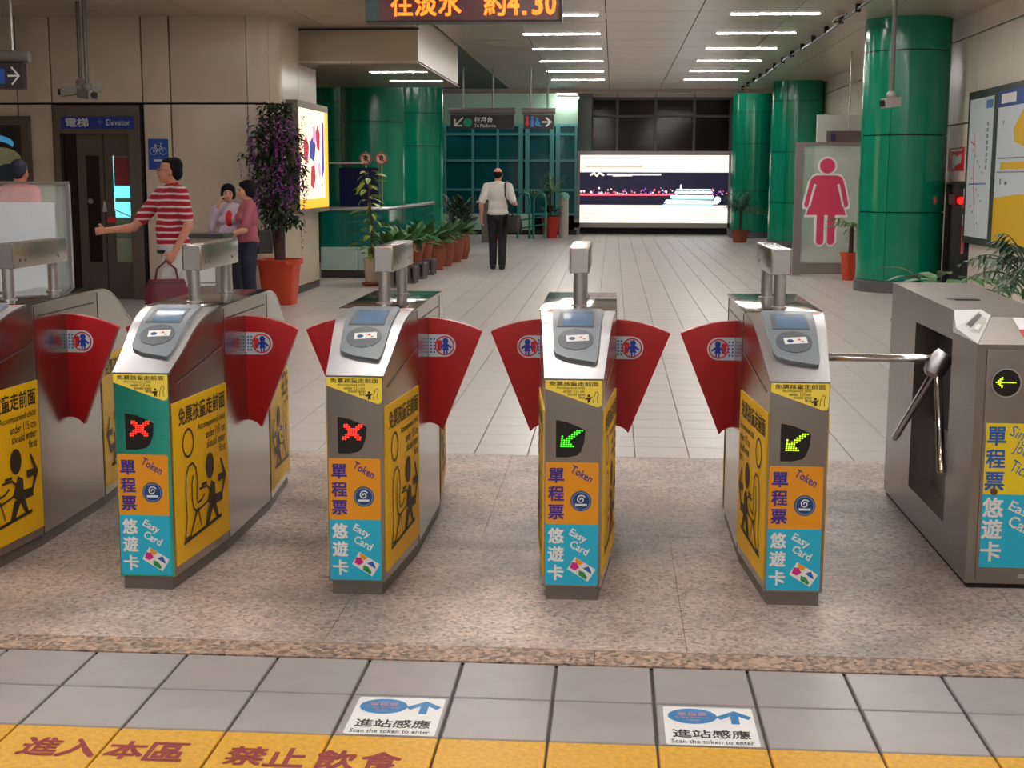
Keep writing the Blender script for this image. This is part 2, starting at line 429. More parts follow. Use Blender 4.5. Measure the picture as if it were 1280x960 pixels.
# end of the hall ceiling: edge beam, upper void behind it
t = struct(MB().box(-4.3, 4.7, 33.55, 33.68, 3.55, 3.64).build('trim_1', mat('beam_edge', (176, 158, 146), 0.4)), 'pale edge strip at the far end of the ceiling')
struct(MB().box(-9, 5, 33.7, 40, 4.7, 4.8).build('ceiling_far', mat('far_ceiling', (120, 128, 120), 0.6)), 'high ceiling beyond the hall')
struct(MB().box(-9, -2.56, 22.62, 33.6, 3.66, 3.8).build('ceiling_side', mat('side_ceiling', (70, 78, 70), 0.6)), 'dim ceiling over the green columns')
struct(MB().box(-9, 5, 33.6, 33.7, 3.66, 4.8).build('wall_upstand', M_CEIL), 'upstand above the ceiling edge')

# fluorescent fixtures
def fixture_mesh(length):
    h = MB().box(-length/2-0.03, length/2+0.03, -0.085, 0.085, 0.0, 0.035)
    tb = MB().box(-length/2, length/2, -0.045, 0.045, -0.014, -0.001)
    return h.mesh('housing', M_FIX), tb.mesh('tube', M_TUBE)
fh, ft = fixture_mesh(1.14); fhs, fts = fixture_mesh(0.80)
slat = MB().box(-0.004, 0.004, -0.055, 0.055, -0.022, 0.0).mesh('louvre', M_FIX)
WHERE_Y = ['fifth', 'sixth']
def fixture(x, y, z, label, short=False, group='ceiling tube lights', louvres=8):
    t = thing('ceiling_light', label, 'ceiling light', (x, y, z), 0, group)
    link('housing', fhs if short else fh, t); link('tube', fts if short else ft, t)
    L = 0.8 if short else 1.14
    for k in range(louvres): link('louvre', slat, t, (-L/2+L*(k+0.5)/louvres, 0, -0.002))
    return t
ORD = ['nearest', 'second', 'third', 'fourth', 'fifth', 'sixth and farthest']
k = 0
for i in range(-13, 5):
    y = 20.75 + i*2.385
    for sx, side, nm in ((-0.80, 'left', 'behind the red LED sign'), (2.06, 'right', 'near the green columns')):
        if i >= -1:
            lab = f'{ORD[i+1]} tube light of the {side} ceiling row, {nm}'
            fixture(sx, y, 3.645, lab)
        else:
            fixture(sx, y, 3.645, 'tube light overhead before the gates, above the picture', group='tube lights above the gates', louvres=0)
for (x, y) in ((-3.4, 8.4), (-4.6, 13.4), (-6.6, 10.8), (-3.4, 6.0), (-3.4, 3.6), (-3.4, 1.2), (-3.4, -1.2), (-3.4, -3.6), (-3.4, -6.0), (-3.4, -8.4)):  # unseen lobby tubes; the long row is added to brighten gate consoles
    fixture(x, y, 3.465, 'unseen tube light added in the lobby ceiling, above the picture', group='added lobby tube lights', louvres=0)
fixture(-3.03, 19.33, 2.997, 'nearer short tube light under the cream soffit', True, 'soffit tube lights', 6)
fixture(-3.04, 21.15, 2.997, 'farther short tube light under the cream soffit', True, 'soffit tube lights', 6)
# two bright tubes against the far green band, right of the platform signs
for dy, lab in ((0.0, 'upper of two bright tubes high by the far billboard'), (0.35, 'lower of two bright tubes high by the far billboard')):
    t = thing('wall_light', lab, 'light', (-1.30+dy*0.2, 36.7, 3.76-dy*0.38), 0.25, 'far bright tubes')
    MB().box(-0.3, 0.3, -0.05, 0.05, 0.0, 0.05).build('housing', M_FIX, t)
    MB().box(-0.28, 0.28, -0.04, 0.04, -0.03, -0.001).build('tube', M_TUBE, t)
# unseen back tubes; those near the billboard are added to brighten its frame
for (x, y) in ((-4.2, 27.0), (-6.2, 27.0), (-3.4, 35.2), (1.0, 34.6), (2.6, 34.6)):
    fixture(x, y, 3.60 if y < 33 else 4.6, 'unseen tube light added over the back of the hall, hidden by the ceiling edge', group='added back tube lights', louvres=0)

# ------------------------------------------------------------------ left wall with panels
wl = struct(MB().box(-9.0, -4.47, 16.72, 16.95, 0, 3.5).build('wall_left', M_JOINT), 'beige panelled wall beside the lift')
XS = [-9.0, -8.45, -7.365, -6.93, -5.782, -5.43, -4.47]
for a, b in zip(XS[:-1], XS[1:]):
    for z0, z1 in ((0.10, 2.40), (2.425, 3.46)):
        if a == -6.93 and z0 < 1:      # lift opening
            continue
        MB().box(a+0.010, b-0.010, 16.66, 16.72, z0, z1).build('panel', M_WALL, wl, bevel=0.003)
MB().box(-9, -6.9, 16.65, 16.72, 0, 0.095).build('skirting', mat('skirting_dark', (62, 54, 50), 0.4), wl)
MB().box(-5.76, -4.47, 16.65, 16.72, 0, 0.095).build('skirting', MATS['skirting_dark'], wl)
# rounded corner and return
def curve_pts(off=0.0):
    pts = []
    for k in range(0, 9):
        a = -PI/2 + (PI/2)*k/8
        pts.append((-4.47 + (0.34+off)*math.cos(a), 17.0 + (0.34+off)*math.sin(a)))
    return pts
wc = struct(MB().prism(curve_pts(-0.06) + [(-4.19, 18.97), (-4.6, 18.97), (-4.6, 17.0)], 3.5, 'z', 0.0).build('wall_corner', M_JOINT), 'rounded end of the beige panelled wall')
def curve_panel(p, z0, z1):
    q = [(x, y) for x, y in p]; n = len(q); inner = []
    for i, (x, y) in enumerate(q):
        x2, y2 = q[min(i+1, n-1)]; x1, y1 = q[max(i-1, 0)]
        dx, dy = x2-x1, y2-y1; l = math.hypot(dx, dy); inner.append((x - dy/l*0.05, y + dx/l*0.05))
    MB().prism(q + inner[::-1], z1-z0, 'z', z0).build('panel', M_WALL, wc, smooth=True)
cp = curve_pts()
for z0, z1 in ((0.10, 2.40), (2.425, 3.46)):
    curve_panel(cp[:5], z0, z1); curve_panel([(cp[4][0]+0.002, cp[4][1]+0.006)] + cp[5:], z0, z1)
    curve_panel([(-4.13, 17.01), (-4.13, 17.9)], z0, z1); curve_panel([(-4.13, 17.91), (-4.13, 18.97)], z0, z1)
MB().box(-4.6, -4.13, 18.97, 19.0, 0.1, 3.46).build('panel', M_WALL, wc)
MB().prism(curve_pts(0.004) + [(-4.126, 18.98), (-4.2, 18.98), (-4.2, 17.0)], 0.095, 'z', 0.0).build('skirting', MATS['skirting_dark'], wc)
# far-left boundary and wall behind the camera
struct(MB().box(-9.2, -9.0, -12, 40, 0, 4.8).build('wall_far_left', M_WALL), 'beige wall beyond the left edge')
struct(MB().box(-9.2, 5, -12.2, -12.0, 0, 3.8).build('wall_behind', mat('wall_behind_cream', (204, 196, 182), 0.4)), 'wall behind the viewer')

# ------------------------------------------------------------------ right wall with panels
wr = struct(MB().box(4.66, 4.9, -12.0, 40.0, 0, 4.8).build('wall_right', M_JOINT), 'cream panelled wall on the right')
ys = [-12.0, -10.0, -8.0, -6.0, -4.0, -2.0, 0.0, 2.0, 4.0, 6.0, 8.2, 9.7, 10.85, 12.35, 13.5, 15.0, 16.56, 18.07, 19.42, 20.6, 21.8, 23.0, 24.2, 25.4, 26.6, 27.8, 29.0, 30.2, 31.4, 32.6, 33.8]
for a, b in zip(ys[:-1], ys[1:]):
    for z0, z1 in ((0.0, 2.24), (2.258, 3.35), (3.368, 3.64)):
        if a == 18.07 and z0 == 0.0:
            MB().box(4.60, 4.66, a+0.003, b-0.003, 1.49, 2.24).build('panel', M_WALLR, wr); continue
        MB().box(4.60, 4.66, a+0.003, b-0.003, z0, z1).build('panel', M_WALLR, wr)
# cream return between column and recess is part of the same wall

# ------------------------------------------------------------------ back of the hall
wb = struct(MB().box(-9, 5, 39.0, 39.2, 0, 4.8).build('wall_back', M_DARK), 'dark wall at the end of the hall')
M_UP = mat('pale_green_band', (110, 138, 122), 0.5)
wg = struct(MB().box(-5.2, -0.98, 37.05, 37.2, 2.92, 4.7).build('wall_green_band', M_UP), 'grey green band above the teal glazing')
win = struct(MB().box(-5.2, -0.98, 37.10, 37.14, 0.55, 2.92).build('window_1', M_DARK), 'teal glazed wall at the end of the hall')
vx = [-5.2, -4.55, -3.80, -3.12, -2.50, -2.32, -1.66, -1.50, -1.02]
hz = [0.55, 1.20, 1.98, 2.68, 2.92]
for a, b in zip(vx[:-1], vx[1:]):
    if b-a < 0.2: continue
    for c, d in zip(hz[:-1], hz[1:]):
        MB().box(a+0.02, b-0.02, 37.06, 37.10, c+0.015, d-0.015).build('pane', M_TEALG, win)
for x in vx:
    w = 0.03 if x not in (-2.50, -2.32, -1.66, -1.50) else 0.06
    MB().box(x-w, x+w, 37.0, 37.08, 0.55, 2.92).build('mullion', M_TEALF, win)
for z in hz: MB().box(-5.2, -0.98, 37.01, 37.07, z-0.03, z+0.03).build('transom', M_TEALF, win)
struct(MB().box(-5.2, -2.2, 36.95, 37.2, 0.12, 0.55).build('wall_low_white', mat('white_low_wall', (168, 200, 186), 0.35)), 'pale low wall under the teal glazing')
struct(MB().box(-5.2, -0.98, 36.9, 37.2, 0.0, 0.12).build('baseboard_back', M_JOINT), 'dark skirting under the glazing')
struct(MB().box(-1.05, -0.62, 38.0, 38.3, 0.0, 4.2).build('wall_pier', mat('grey_pier', (74, 84, 80), 0.4)), 'grey pier between the glazings')
# dark window behind the billboard
win2 = struct(MB().box(-0.62, 3.5, 38.62, 38.66, 0.0, 3.7).build('window_2', M_DARK), 'dark night window behind the billboard')
vx2 = [-0.62, 0.08, 1.14, 2.20, 3.20]; hz2 = [0.0, 1.2, 2.2, 3.22, 3.70]
for a, b in zip(vx2[:-1], vx2[1:]):
    for c, d in zip(hz2[:-1], hz2[1:]):
        MB().box(a+0.02, b-0.02, 38.58, 38.62, c+0.02, d-0.02).build('pane', M_GLASSD, win2)
M_MUL = mat('dark_mullion', (66, 60, 58), 0.5)
for x in vx2: MB().box(x-0.035, x+0.035, 38.50, 38.60, 0, 3.70).build('mullion', M_MUL, win2)
for z in hz2[1:]: MB().box(-0.62, 3.3, 38.52, 38.60, z-0.03, z+0.03).build('transom', M_MUL, win2)
hd = struct(MB().box(-0.62, 3.4, 38.5, 38.7, 3.72, 4.1).build('trim_2', M_JOINT), 'cream head panels over the dark window')
for a, b in zip([-0.62, 0.08, 1.14, 2.20], [0.08, 1.14, 2.20, 3.3]):
    MB().box(a+0.01, b-0.01, 38.46, 38.5, 3.73, 4.08).build('panel', mat('head_panel', (150, 134, 122), 0.4), hd)

# ------------------------------------------------------------------ green columns
def column(x, y, r, h, label, rings, seam=0.0, base=True):
    t = thing('column', label, 'column', (x, y, 0), 0, 'green columns')
    MB().lathe([(r-0.03, 0.0), (r-0.03, h)], 40).build('core', M_JOINT, t, smooth=True)
    zs = [0.16 if base else 0.0] + rings + [h]
    for a, b in zip(zs[:-1], zs[1:]):
        for q in range(3):
            a0 = seam + q*2*PI/3; pts = [(r*math.cos(a0+0.006+(2*PI/3-0.012)*k/18), r*math.sin(a0+0.006+(2*PI/3-0.012)*k/18)) for k in range(19)]
            pin = [(p[0]*(r-0.035)/r, p[1]*(r-0.035)/r) for p in pts][::-1]
            MB().prism(pts+pin, b-a-0.014, 'z', a+0.007).build('cladding_panel', M_GREEN, t, smooth=True)
    if base: MB().lathe([(r+0.02, 0.0), (r+0.02, 0.15), (r, 0.16)], 40).build('plinth', mat('plinth_grey', (92, 92, 92), 0.4), t, smooth=True)
    return t
column(3.93, 19.15, 0.57, 3.64, 'big near green column beside the fire cabinet on the right', [1.08, 2.10, 3.20])
column(4.03, 31.0, 0.57, 3.64, 'green column behind the pink toilet sign', [1.0, 2.1, 3.2])
column(3.62, 36.2, 0.57, 4.2, 'dark green column right of the far billboard', [1.2, 2.4, 3.2])
column(-4.26, 24.2, 0.56, 3.64, 'green column behind the railing, lit from above', [0.9, 2.48])
column(-4.32, 30.2, 0.57, 3.64, 'dimmer green column left of the teal glazing', [0.9, 2.2, 2.9])
column(-5.50, 25.6, 0.57, 3.64, 'dim green column mostly hidden by the backlit advert', [0.9, 2.2, 2.9])

# ------------------------------------------------------------------ fare gates
PROF = [(-.91,.815),(-.86,.838),(-.79,.872),(-.73,.905),(-.685,.932),(-.64,.955),(-.59,.975),(-.54,.990),(-.48,1.002),(-.41,1.010)]
def hw(y): a = abs(y); return 0.15 if a < 0.36 else 0.15 - 0.046*(a-0.36)/0.55
_acc = [0.0]
for (_a, _b), (_c, _d) in zip(PROF[:-1], PROF[1:]): _acc.append(_acc[-1] + math.hypot(_c-_a, _d-_b))
def prof_at(s):
    d = max(0, min(1, s))*_acc[-1]
    for i in range(len(PROF)-1):
        if d <= _acc[i+1] or i == len(PROF)-2:
            t = (d-_acc[i])/(_acc[i+1]-_acc[i]); y = PROF[i][0]+(PROF[i+1][0]-PROF[i][0])*t; z = PROF[i][1]+(PROF[i+1][1]-PROF[i][1])*t
            dy, dz = PROF[i+1][0]-PROF[i][0], PROF[i+1][1]-PROF[i][1]; l = math.hypot(dy, dz)
            return y, z, -dz/l, dy/l
def on_console(off):
    def f(u, s):
        y, z, ny, nz = prof_at(s); return (u, y+ny*off, z+nz*off)
    return f
def on_side(sgn, off, mirror=False, y0=0.0):
    """print on the gate's side; u runs the way the viewer reads it"""
    def f(u, v):
        y = u if not mirror else -u
        if sgn < 0: y = -y
        y += y0
        return (sgn*(hw(y)+off), y, v)
    return f
def console_patch(poly, off, thick, name, m, parent, n=10):
    """a shaped pad lying on the curved console; poly in (u, s), convex in rows"""
    s0, s1 = min(p[1] for p in poly), max(p[1] for p in poly); rows_t, rows_b = [], []
    for k in range(n+1):
        s = s0 + (s1-s0)*min(max(k/n, 0.002), 0.998); xs = []
        for (a, b), (c, d) in zip(poly, poly[1:]+poly[:1]):
            if (b-s)*(d-s) <= 0 and abs(b-d) > 1e-9: xs.append(a+(c-a)*(s-b)/(d-b))
        if not xs: continue
        l, r = min(xs), max(xs)
        rows_t.append([on_console(off+thick)(l+(r-l)*q/8, s) for q in range(9)])
        rows_b.append([on_console(off)(l+(r-l)*q/8, s) for q in range(9)])
    b = MB(); b.grid(rows_t)
    K = len(rows_t)
    for rt, rb in ((rows_t[0], rows_b[0]), (rows_t[-1], rows_b[-1]), ([r[0] for r in rows_t], [r[0] for r in rows_b]), ([r[-1] for r in rows_t], [r[-1] for r in rows_b])):
        b.grid([rb, rt])
    return b.build(name, m, parent, smooth=True)

LED_X = ["##....##", "###..###", ".######.", "..####..", "..####..", ".######.", "###..###", "##....##"]
LED_A = ["......###", ".....###.", "....###..", "#..###...", "#.###....", "####.....", "####.....", "#####....", "######..."]
LED_L = ["...#.......", "..##.......", ".##........", "###########", ".##........", "..##.......", "...#......."]
M_LEDR = mat('led_red', (255, 40, 20), 0.5, emit=(255, 40, 24), estr=1.6)
M_LEDG = mat('led_green', (60, 255, 30), 0.5, emit=(70, 255, 30), estr=0.95)
M_LEDY = mat('led_yellow_green', (220, 255, 20), 0.5, emit=(180, 255, 30), estr=1.0)
M_CBLUE = mat('child_sign_blue', (30, 60, 170), 0.5); M_CRED = mat('child_sign_red', (206, 40, 50), 0.5)
M_PILL = mat('pale_sticker', (206, 214, 222), 0.4)
M_LOGO = mat('emblem_blue', (24, 60, 118), 0.4); M_LOGOL = mat('emblem_white', (220, 228, 236), 0.4)
M_LILAC = mat('lilac_print', (62, 44, 140), 0.5)

def led_dots(bitmap, px, dot, slant=0.0):
    b = MB(); H = len(bitmap)
    for r, row in enumerate(bitmap):
        for c, ch in enumerate(row):
            if ch == '#':
                x = (c-(len(row)-1)/2)*px; z = ((H-1)/2-r)*px*0.86
                x += slant*z
                b.add([(x+dot*math.cos(2*PI*k/6), 0, z+dot*0.8*math.sin(2*PI*k/6)) for k in range(6)] + [(x, -0.002, z)], [(k, (k+1) % 6, 6) for k in range(6)])
    return b

# side artwork, drawn in metres: u 0..0.545 (front to back), v 0..0.62
def art_side():
    S = []
    S += ring(0, 0, 0, 0)[:0]
    head = [(0.130+0.050*math.cos(a), 0.445+0.052*math.sin(a)) for a in [2*PI*k/20 for k in range(21)]]
    S += stroke(head, 0.010)
    body = [(0.075,0.085),(0.098,0.16),(0.092,0.25),(0.098,0.32),(0.125,0.355),(0.165,0.36),(0.195,0.335),(0.205,0.28),(0.195,0.22),(0.205,0.195),(0.245,0.20),(0.275,0.215)]
    S += stroke(body, 0.009)
    arm = [(0.225,0.245),(0.30,0.242),(0.325,0.225),(0.325,0.20),(0.30,0.178),(0.20,0.165),(0.165,0.18),(0.150,0.22),(0.150,0.28),(0.165,0.31)]
    S += stroke(arm, 0.009)
    S += stroke([(0.075,0.085),(0.125,0.085),(0.185,0.17)], 0.008) + stroke([(0.125,0.085),(0.205,0.175),(0.235,0.10)], 0.008)
    S += stroke([(0.065,0.072),(0.44,0.09)], 0.014)
    S.append(disc(0.335, 0.315, 0.043, 16, 0.052))
    S.append([(0.245,0.262),(0.30,0.262),(0.30,0.25),(0.245,0.25)])
    S.append([(0.300,0.18),(0.345,0.255),(0.385,0.235),(0.385,0.165),(0.345,0.145)])
    S.append([(0.385,0.19),(0.46,0.185),(0.46,0.150),(0.385,0.15)])
    S.append([(0.31,0.16),(0.36,0.15),(0.31,0.085),(0.27,0.085)])
    S.append([(0.345,0.16),(0.385,0.165),(0.42,0.085),(0.395,0.085)])
    S.append([(0.415,0.262),(0.472,0.262),(0.442,0.322),(0.458,0.322),(0.508,0.245),(0.458,0.168),(0.442,0.168),(0.472,0.232),(0.415,0.232)])
    return S
ART = art_side()

def side_panel(parent, sgn, front):
    """yellow film panel; local y from front edge -0.895..-0.35 or mirrored at the rear"""
    ya, yb = (-0.893, -0.352) if front else (0.352, 0.893)
    z0, z1 = 0.085, 0.700
    b = MB(); n = 4; rows_o, rows_i = [], []
    for k in range(n+1):
        y = ya+(yb-ya)*k/n
        rows_o.append([(sgn*(hw(y)+0.004), y, z0), (sgn*(hw(y)+0.004), y, z1)]); rows_i.append([(sgn*hw(y), y, z0), (sgn*hw(y), y, z1)])
    b.grid(rows_o); b.grid([[r[1] for r in rows_i], [r[1] for r in rows_o]]); b.grid([[r[0] for r in rows_i], [r[0] for r in rows_o]])
    b.grid([rows_i[0], rows_o[0]]); b.grid([rows_i[-1], rows_o[-1]])
    p = b.build('yellow_panel', M_YEL, parent)
    Lp = yb-ya
    # figure always walks inwards: mapped from the outer end of the panel
    def fig(u, v):
        y = (ya+u) if front else (yb-u)
        return (sgn*(hw(y)+0.0052), y, z0+v)
    flat('walking_figures', ART, M_INK, fig, p, (sgn, 0, 0))
    # text reads left to right for someone facing the side
    def tx(u, v):
        y = (ya+u) if sgn > 0 else (yb-u)
        return (sgn*(hw(y)+0.0052), y, z0+v)
    letters('lettering', [('免票孩童走前面', Lp*0.52, 0.555, 0.47, 0.070, 0, 0.020)], M_INK, tx, p)
    end = Lp-0.03 if sgn > 0 else None
    its = []
    for i, (s, w) in enumerate((('Accompanied child', 0.285), ('under 115 cm', 0.205), ('should enter', 0.195), ('first', 0.065))):
        cx = (Lp-0.03-w/2); its.append((s, cx if (sgn > 0) == front else Lp-cx if False else cx if sgn > 0 else 0.03+w/2 if front else cx, 0.484-0.040*i, w, 0.034, 0, 0.006))
    letters('caption', its, M_INK, tx, p)
    return p

FLAP = None
def flap_mesh():
    top = [(0.10, 0.940), (0.15, 0.938), (0.20, 0.934), (0.25, 0.926), (0.30, 0.913), (0.345, 0.897), (0.378, 0.882)]
    bot = [(0.208, 0.455), (0.190, 0.474), (0.170, 0.484), (0.145, 0.488), (0.10, 0.488)]
    return MB().prism(top+bot, 0.034, 'y', -0.017)
def make_flap(parent, sgn):
    OUT = (0, -1, 0)
    b = flap_mesh(); b.v = [(x*sgn, y, z) for x, y, z in b.v]
    f = b.build('flap', M_RED, parent, bevel=0.003)
    fn = lambda u, v: (sgn*u, -0.0185, v)
    pill = [(0.151, 0.868), (0.218, 0.868)] + [(0.218+0.048*math.cos(a), 0.820+0.048*math.sin(a)) for a in [PI/2-PI*k/12 for k in range(1, 12)]] + [(0.218, 0.772), (0.151, 0.772)]
    flat('sticker', [pill], M_PILL, fn, f, OUT)
    fn2 = lambda u, v: (sgn*u, -0.0195, v)
    flat('red_ring', ring(0.218, 0.820, 0.036, 0.042), M_CRED, fn2, f, OUT)
    flat('red_figure', [disc(0.196, 0.832, 0.012, 12), [(0.184,0.822),(0.208,0.826),(0.204,0.80),(0.190,0.795)]], M_CRED, fn2, f, OUT)
    fn3 = lambda u, v: (sgn*u, -0.0205, v)
    flat('blue_figure', [disc(0.222, 0.840, 0.0125, 14), [(0.214,0.830),(0.230,0.830),(0.250,0.814),(0.246,0.808),(0.232,0.816),(0.236,0.800),(0.208,0.800),(0.212,0.816),(0.200,0.808),(0.197,0.813)], [(0.214,0.80),(0.220,0.80),(0.220,0.784),(0.214,0.784)], [(0.225,0.80),(0.231,0.80),(0.231,0.784),(0.225,0.784)]], M_CBLUE, fn3, f, OUT)
    bars = []
    for cxx in (0.160, 0.174):
        for k in range(5): bars.append([(cxx-0.004, 0.852-0.014*k), (cxx+0.004, 0.852-0.014*k), (cxx+0.004, 0.844-0.014*k), (cxx-0.004, 0.844-0.014*k)])
    flat('print_marks', bars, mat('pale_blue_print', (70, 120, 190), 0.5), fn2, f, OUT)
    return f

def make_gate(name, label, x, display, left=True, right=True, teal=False, y=5.71):
    t = thing(name, label, 'fare gate', (x, y, 0), 0, 'flap fare gates in a row')
    # ---- body shell
    front = PROF; rear = [(-a, b) for a, b in reversed(PROF)]
    top = front + rear
    stations = sorted(set([p[0] for p in top] + [-0.36, 0.36]))
    def zt(yy):
        for (a, b), (c, d) in zip(top[:-1], top[1:]):
            if a <= yy <= c: return b + (d-b)*((yy-a)/(c-a) if c > a else 0)
        return top[-1][1]
    b = MB()
    for sgn in (1, -1):
        b.grid([[(sgn*hw(yy), yy, 0.05), (sgn*hw(yy), yy, zt(yy))] for yy in stations])
    b.grid([[(-hw(yy), yy, 0.05), (hw(yy), yy, 0.05)] for yy in stations])
    flatst = [yy for yy in stations if -0.411 <= yy <= 0.411]
    b.grid([[(-hw(yy), yy, zt(yy)-0.002), (hw(yy), yy, zt(yy)-0.002)] for yy in stations])
    for e in (-0.91, 0.91): b.add([(-hw(e), e, 0.05), (hw(e), e, 0.05), (hw(e), e, 0.815), (-hw(e), e, 0.815)], [(0, 1, 2, 3)])
    b.build('body', STEEL, t)
    MB().prism([(-0.092, -0.907), (0.092, -0.907), (0.142, -0.36), (0.142, 0.36), (0.092, 0.907), (-0.092, 0.907), (-0.142, 0.36), (-0.142, -0.36)], 0.05, 'z', 0.0).build('plinth', mat('plinth_steel', (112, 104, 98), 0.4, 0.3), t)
    # ---- lid plate and curved consoles
    MB().box(-0.152, 0.152, -0.412, 0.412, 1.008, 1.016).build('lid', STEEL_TOP, t, bevel=0.002)
    for sy in (1, -1):
        rows = [[(q*(hw(a)+0.001), a*sy, c+0.003) for q in (-1, -0.5, 0, 0.5, 1)] for a, c in PROF]
        lip = [[(q*(hw(a)+0.001), a*sy, c-0.006) for q in (-1, -0.5, 0, 0.5, 1)] for a, c in PROF]
        cb = MB().grid(rows); cb.grid([[r[0] for r in rows], [r[0] for r in lip]]); cb.grid([[r[-1] for r in rows], [r[-1] for r in lip]]); cb.grid([rows[0], lip[0]])
        cb.build('console', STEEL_B, t, smooth=True)
    # ---- front plate
    MB().box(-0.101, 0.101, -0.914, -0.908, 0.052, 0.813).build('front_plate', STEEL_TEAL_REFL if teal else GREYSTEEL, t, bevel=0.002)
    if teal: t.children[-1]['label'] = 'upper front plate with a teal reflection painted into its colour'
    MB().box(-0.101, 0.101, 0.908, 0.914, 0.052, 0.813).build('rear_plate', GREYSTEEL, t)
    # ---- reader
    rd = console_patch([(-0.080, 0.285), (-0.05, 0.235), (0.0, 0.200), (0.05, 0.175), (0.074, 0.170), (0.082, 0.23), (0.098, 0.93), (0.085, 0.965), (-0.085, 0.965), (-0.098, 0.93)], 0.003, 0.012, 'card_reader', M_GREYPL, t, 16)
    console_patch([(-0.072, 0.575), (0.066, 0.575), (0.066, 0.845), (-0.066, 0.845)], 0.015, 0.002, 'screen_bezel', M_GREYPD, rd, 6)
    console_patch([(-0.052, 0.59), (0.058, 0.59), (0.058, 0.835), (-0.050, 0.835)], 0.017, 0.001, 'screen', M_LCD, rd, 6)
    console_patch([(0.066*math.cos(2*PI*k/24), 0.43+0.125*math.sin(2*PI*k/24)) for k in range(24)], 0.015, 0.002, 'touch_pad', M_GREYPD, rd, 10)
    ca, sa = math.cos(0.10), math.sin(0.10)
    cfn = lambda u, v: on_console(0.0182)(0.006+u*ca-v*sa, 0.44+(u*sa+v*ca)/_acc[-1])
    cd = flat('card_sticker', [[(-0.042, -0.019), (0.042, -0.019), (0.042, 0.019), (-0.042, 0.019)]], M_WHITE, cfn, rd)
    cfn2 = lambda u, v: on_console(0.0188)(0.006+u*ca-v*sa, 0.44+(u*sa+v*ca)/_acc[-1])
    flat('emblem', [disc(-0.020, -0.002, 0.012, 14, 0.010)], M_LOGO, cfn2, cd)
    flat('logo_red', [[(0.004, 0.0), (0.016, 0.010), (0.020, -0.001)]], M_CRED, cfn2, cd)
    flat('logo_green', [[(0.018, -0.004), (0.032, -0.008), (0.024, -0.014)]], mat('logo_green', (30, 140, 80), 0.5), cfn2, cd)
    if not teal: flat('red_label', [[(-0.118, 0.93), (-0.098, 0.93), (-0.098, 0.965), (-0.118, 0.965)]], M_CRED, on_console(0.005), t) if display == 'arrow' and x < 0.2 else flat('red_label', [[(0.104, 0.93), (0.128, 0.93), (0.128, 0.965), (0.104, 0.965)]], M_CRED, on_console(0.005), t)
    # ---- child notice on the front
    F = -0.9155
    ff = facing_front(0, F, 0)
    ys = flat('child_notice', [[(-0.102, 0.812), (0.101, 0.812), (0.101, 0.730), (0.096, 0.719), (0.084, 0.716), (-0.102, 0.781)]], M_YELP, ff, t)
    f2 = facing_front(0, F-0.0008, 0)
    letters('lettering', [('免票孩童走前面', 0.0, 0.800, 0.175, 0.017, 0, 0.012)], M_INK, f2, ys)
    letters('caption', [('Accompanied child', -0.012, 0.784, 0.10, 0.011, 0, 0.004), ('under 115 cm', 0.0, 0.773, 0.075, 0.011, 0, 0.004), ('should enter', 0.010, 0.762, 0.066, 0.011, 0, 0.004), ('first', 0.030, 0.751, 0.024, 0.011, 0, 0.004)], M_INK, f2, ys)
    flat('small_figures', [disc(0.054, 0.757, 0.005, 10), [(0.048,0.751),(0.060,0.751),(0.066,0.755),(0.066,0.751),(0.060,0.745),(0.060,0.728),(0.056,0.735),(0.050,0.728),(0.049,0.744),(0.041,0.742),(0.041,0.746)]] + stroke([(0.070,0.732),(0.072,0.752),(0.078,0.768),(0.084,0.772),(0.088,0.764),(0.084,0.75),(0.086,0.732)], 0.002), M_INK, f2, ys)
    # ---- display window
    win = MB().prism([(-0.062, 0.668), (-0.020, 0.660), (0.022, 0.643), (0.043, 0.632), (0.040, 0.590), (0.028, 0.555), (0.014, 0.540), (-0.022, 0.532), (-0.062, 0.532)], 0.006, 'y', -0.919).build('display_window', M_BLACK, t)
    if display == 'cross':
        d = led_dots(LED_X, 0.0088, 0.0040, 0.12).build('led_cross', M_LEDR, win); d.location = (-0.008, -0.9205, 0.612)
    else:
        d = led_dots(LED_A, 0.0085, 0.0037, 0.1).build('led_arrow', M_LEDY if x > 0.3 else M_LEDG, win); d.location = (-0.006, -0.9205, 0.602)
    # ---- token sticker and card sticker
    tk = flat('token_sticker', [rrect(-0.098, 0.092, 0.285, 0.514, 0.006)], M_ORANGE, ff, t)
    letters('lettering', [('單', -0.060, 0.465, 0.058, 0.056, 0, 0.026), ('程', -0.060, 0.398, 0.058, 0.056, 0, 0.026), ('票', -0.060, 0.330, 0.058, 0.056, 0, 0.026)], M_LILAC, f2, tk)
    letters('token_word', [('Token', 0.032, 0.472, 0.085, 0.030, -0.50, 0.014)], M_LILAC, f2, tk)
    em = flat('emblem', [disc(0.030, 0.372, 0.038, 26)], M_LOGO, f2, tk)
    f3 = facing_front(0, F-0.0016, 0)
    flat('emblem_ring', ring(0.030, 0.372, 0.031, 0.034), mat('emblem_rim', (110, 150, 190), 0.4), f3, em)
    sw = [(0.030+0.0165*(1-k/26)*math.cos(0.6+k*0.42), 0.378+0.0165*(1-k/26)*math.sin(0.6+k*0.42)) for k in range(22)]
    flat('emblem_swirl', stroke(sw, 0.0042) + [[(0.008, 0.362), (0.052, 0.362), (0.050, 0.354), (0.010, 0.354)]], M_LOGOL, f3, em)
    cy = flat('card_sticker', [rrect(-0.098, 0.092, 0.058, 0.285, 0.006)], M_CYAN, ff, t)
    letters('lettering', [('悠', -0.060, 0.242, 0.058, 0.058, 0, 0.028), ('遊', -0.060, 0.174, 0.058, 0.058, 0, 0.028), ('卡', -0.060, 0.104, 0.058, 0.058, 0, 0.028)], M_WHITE, f2, cy)
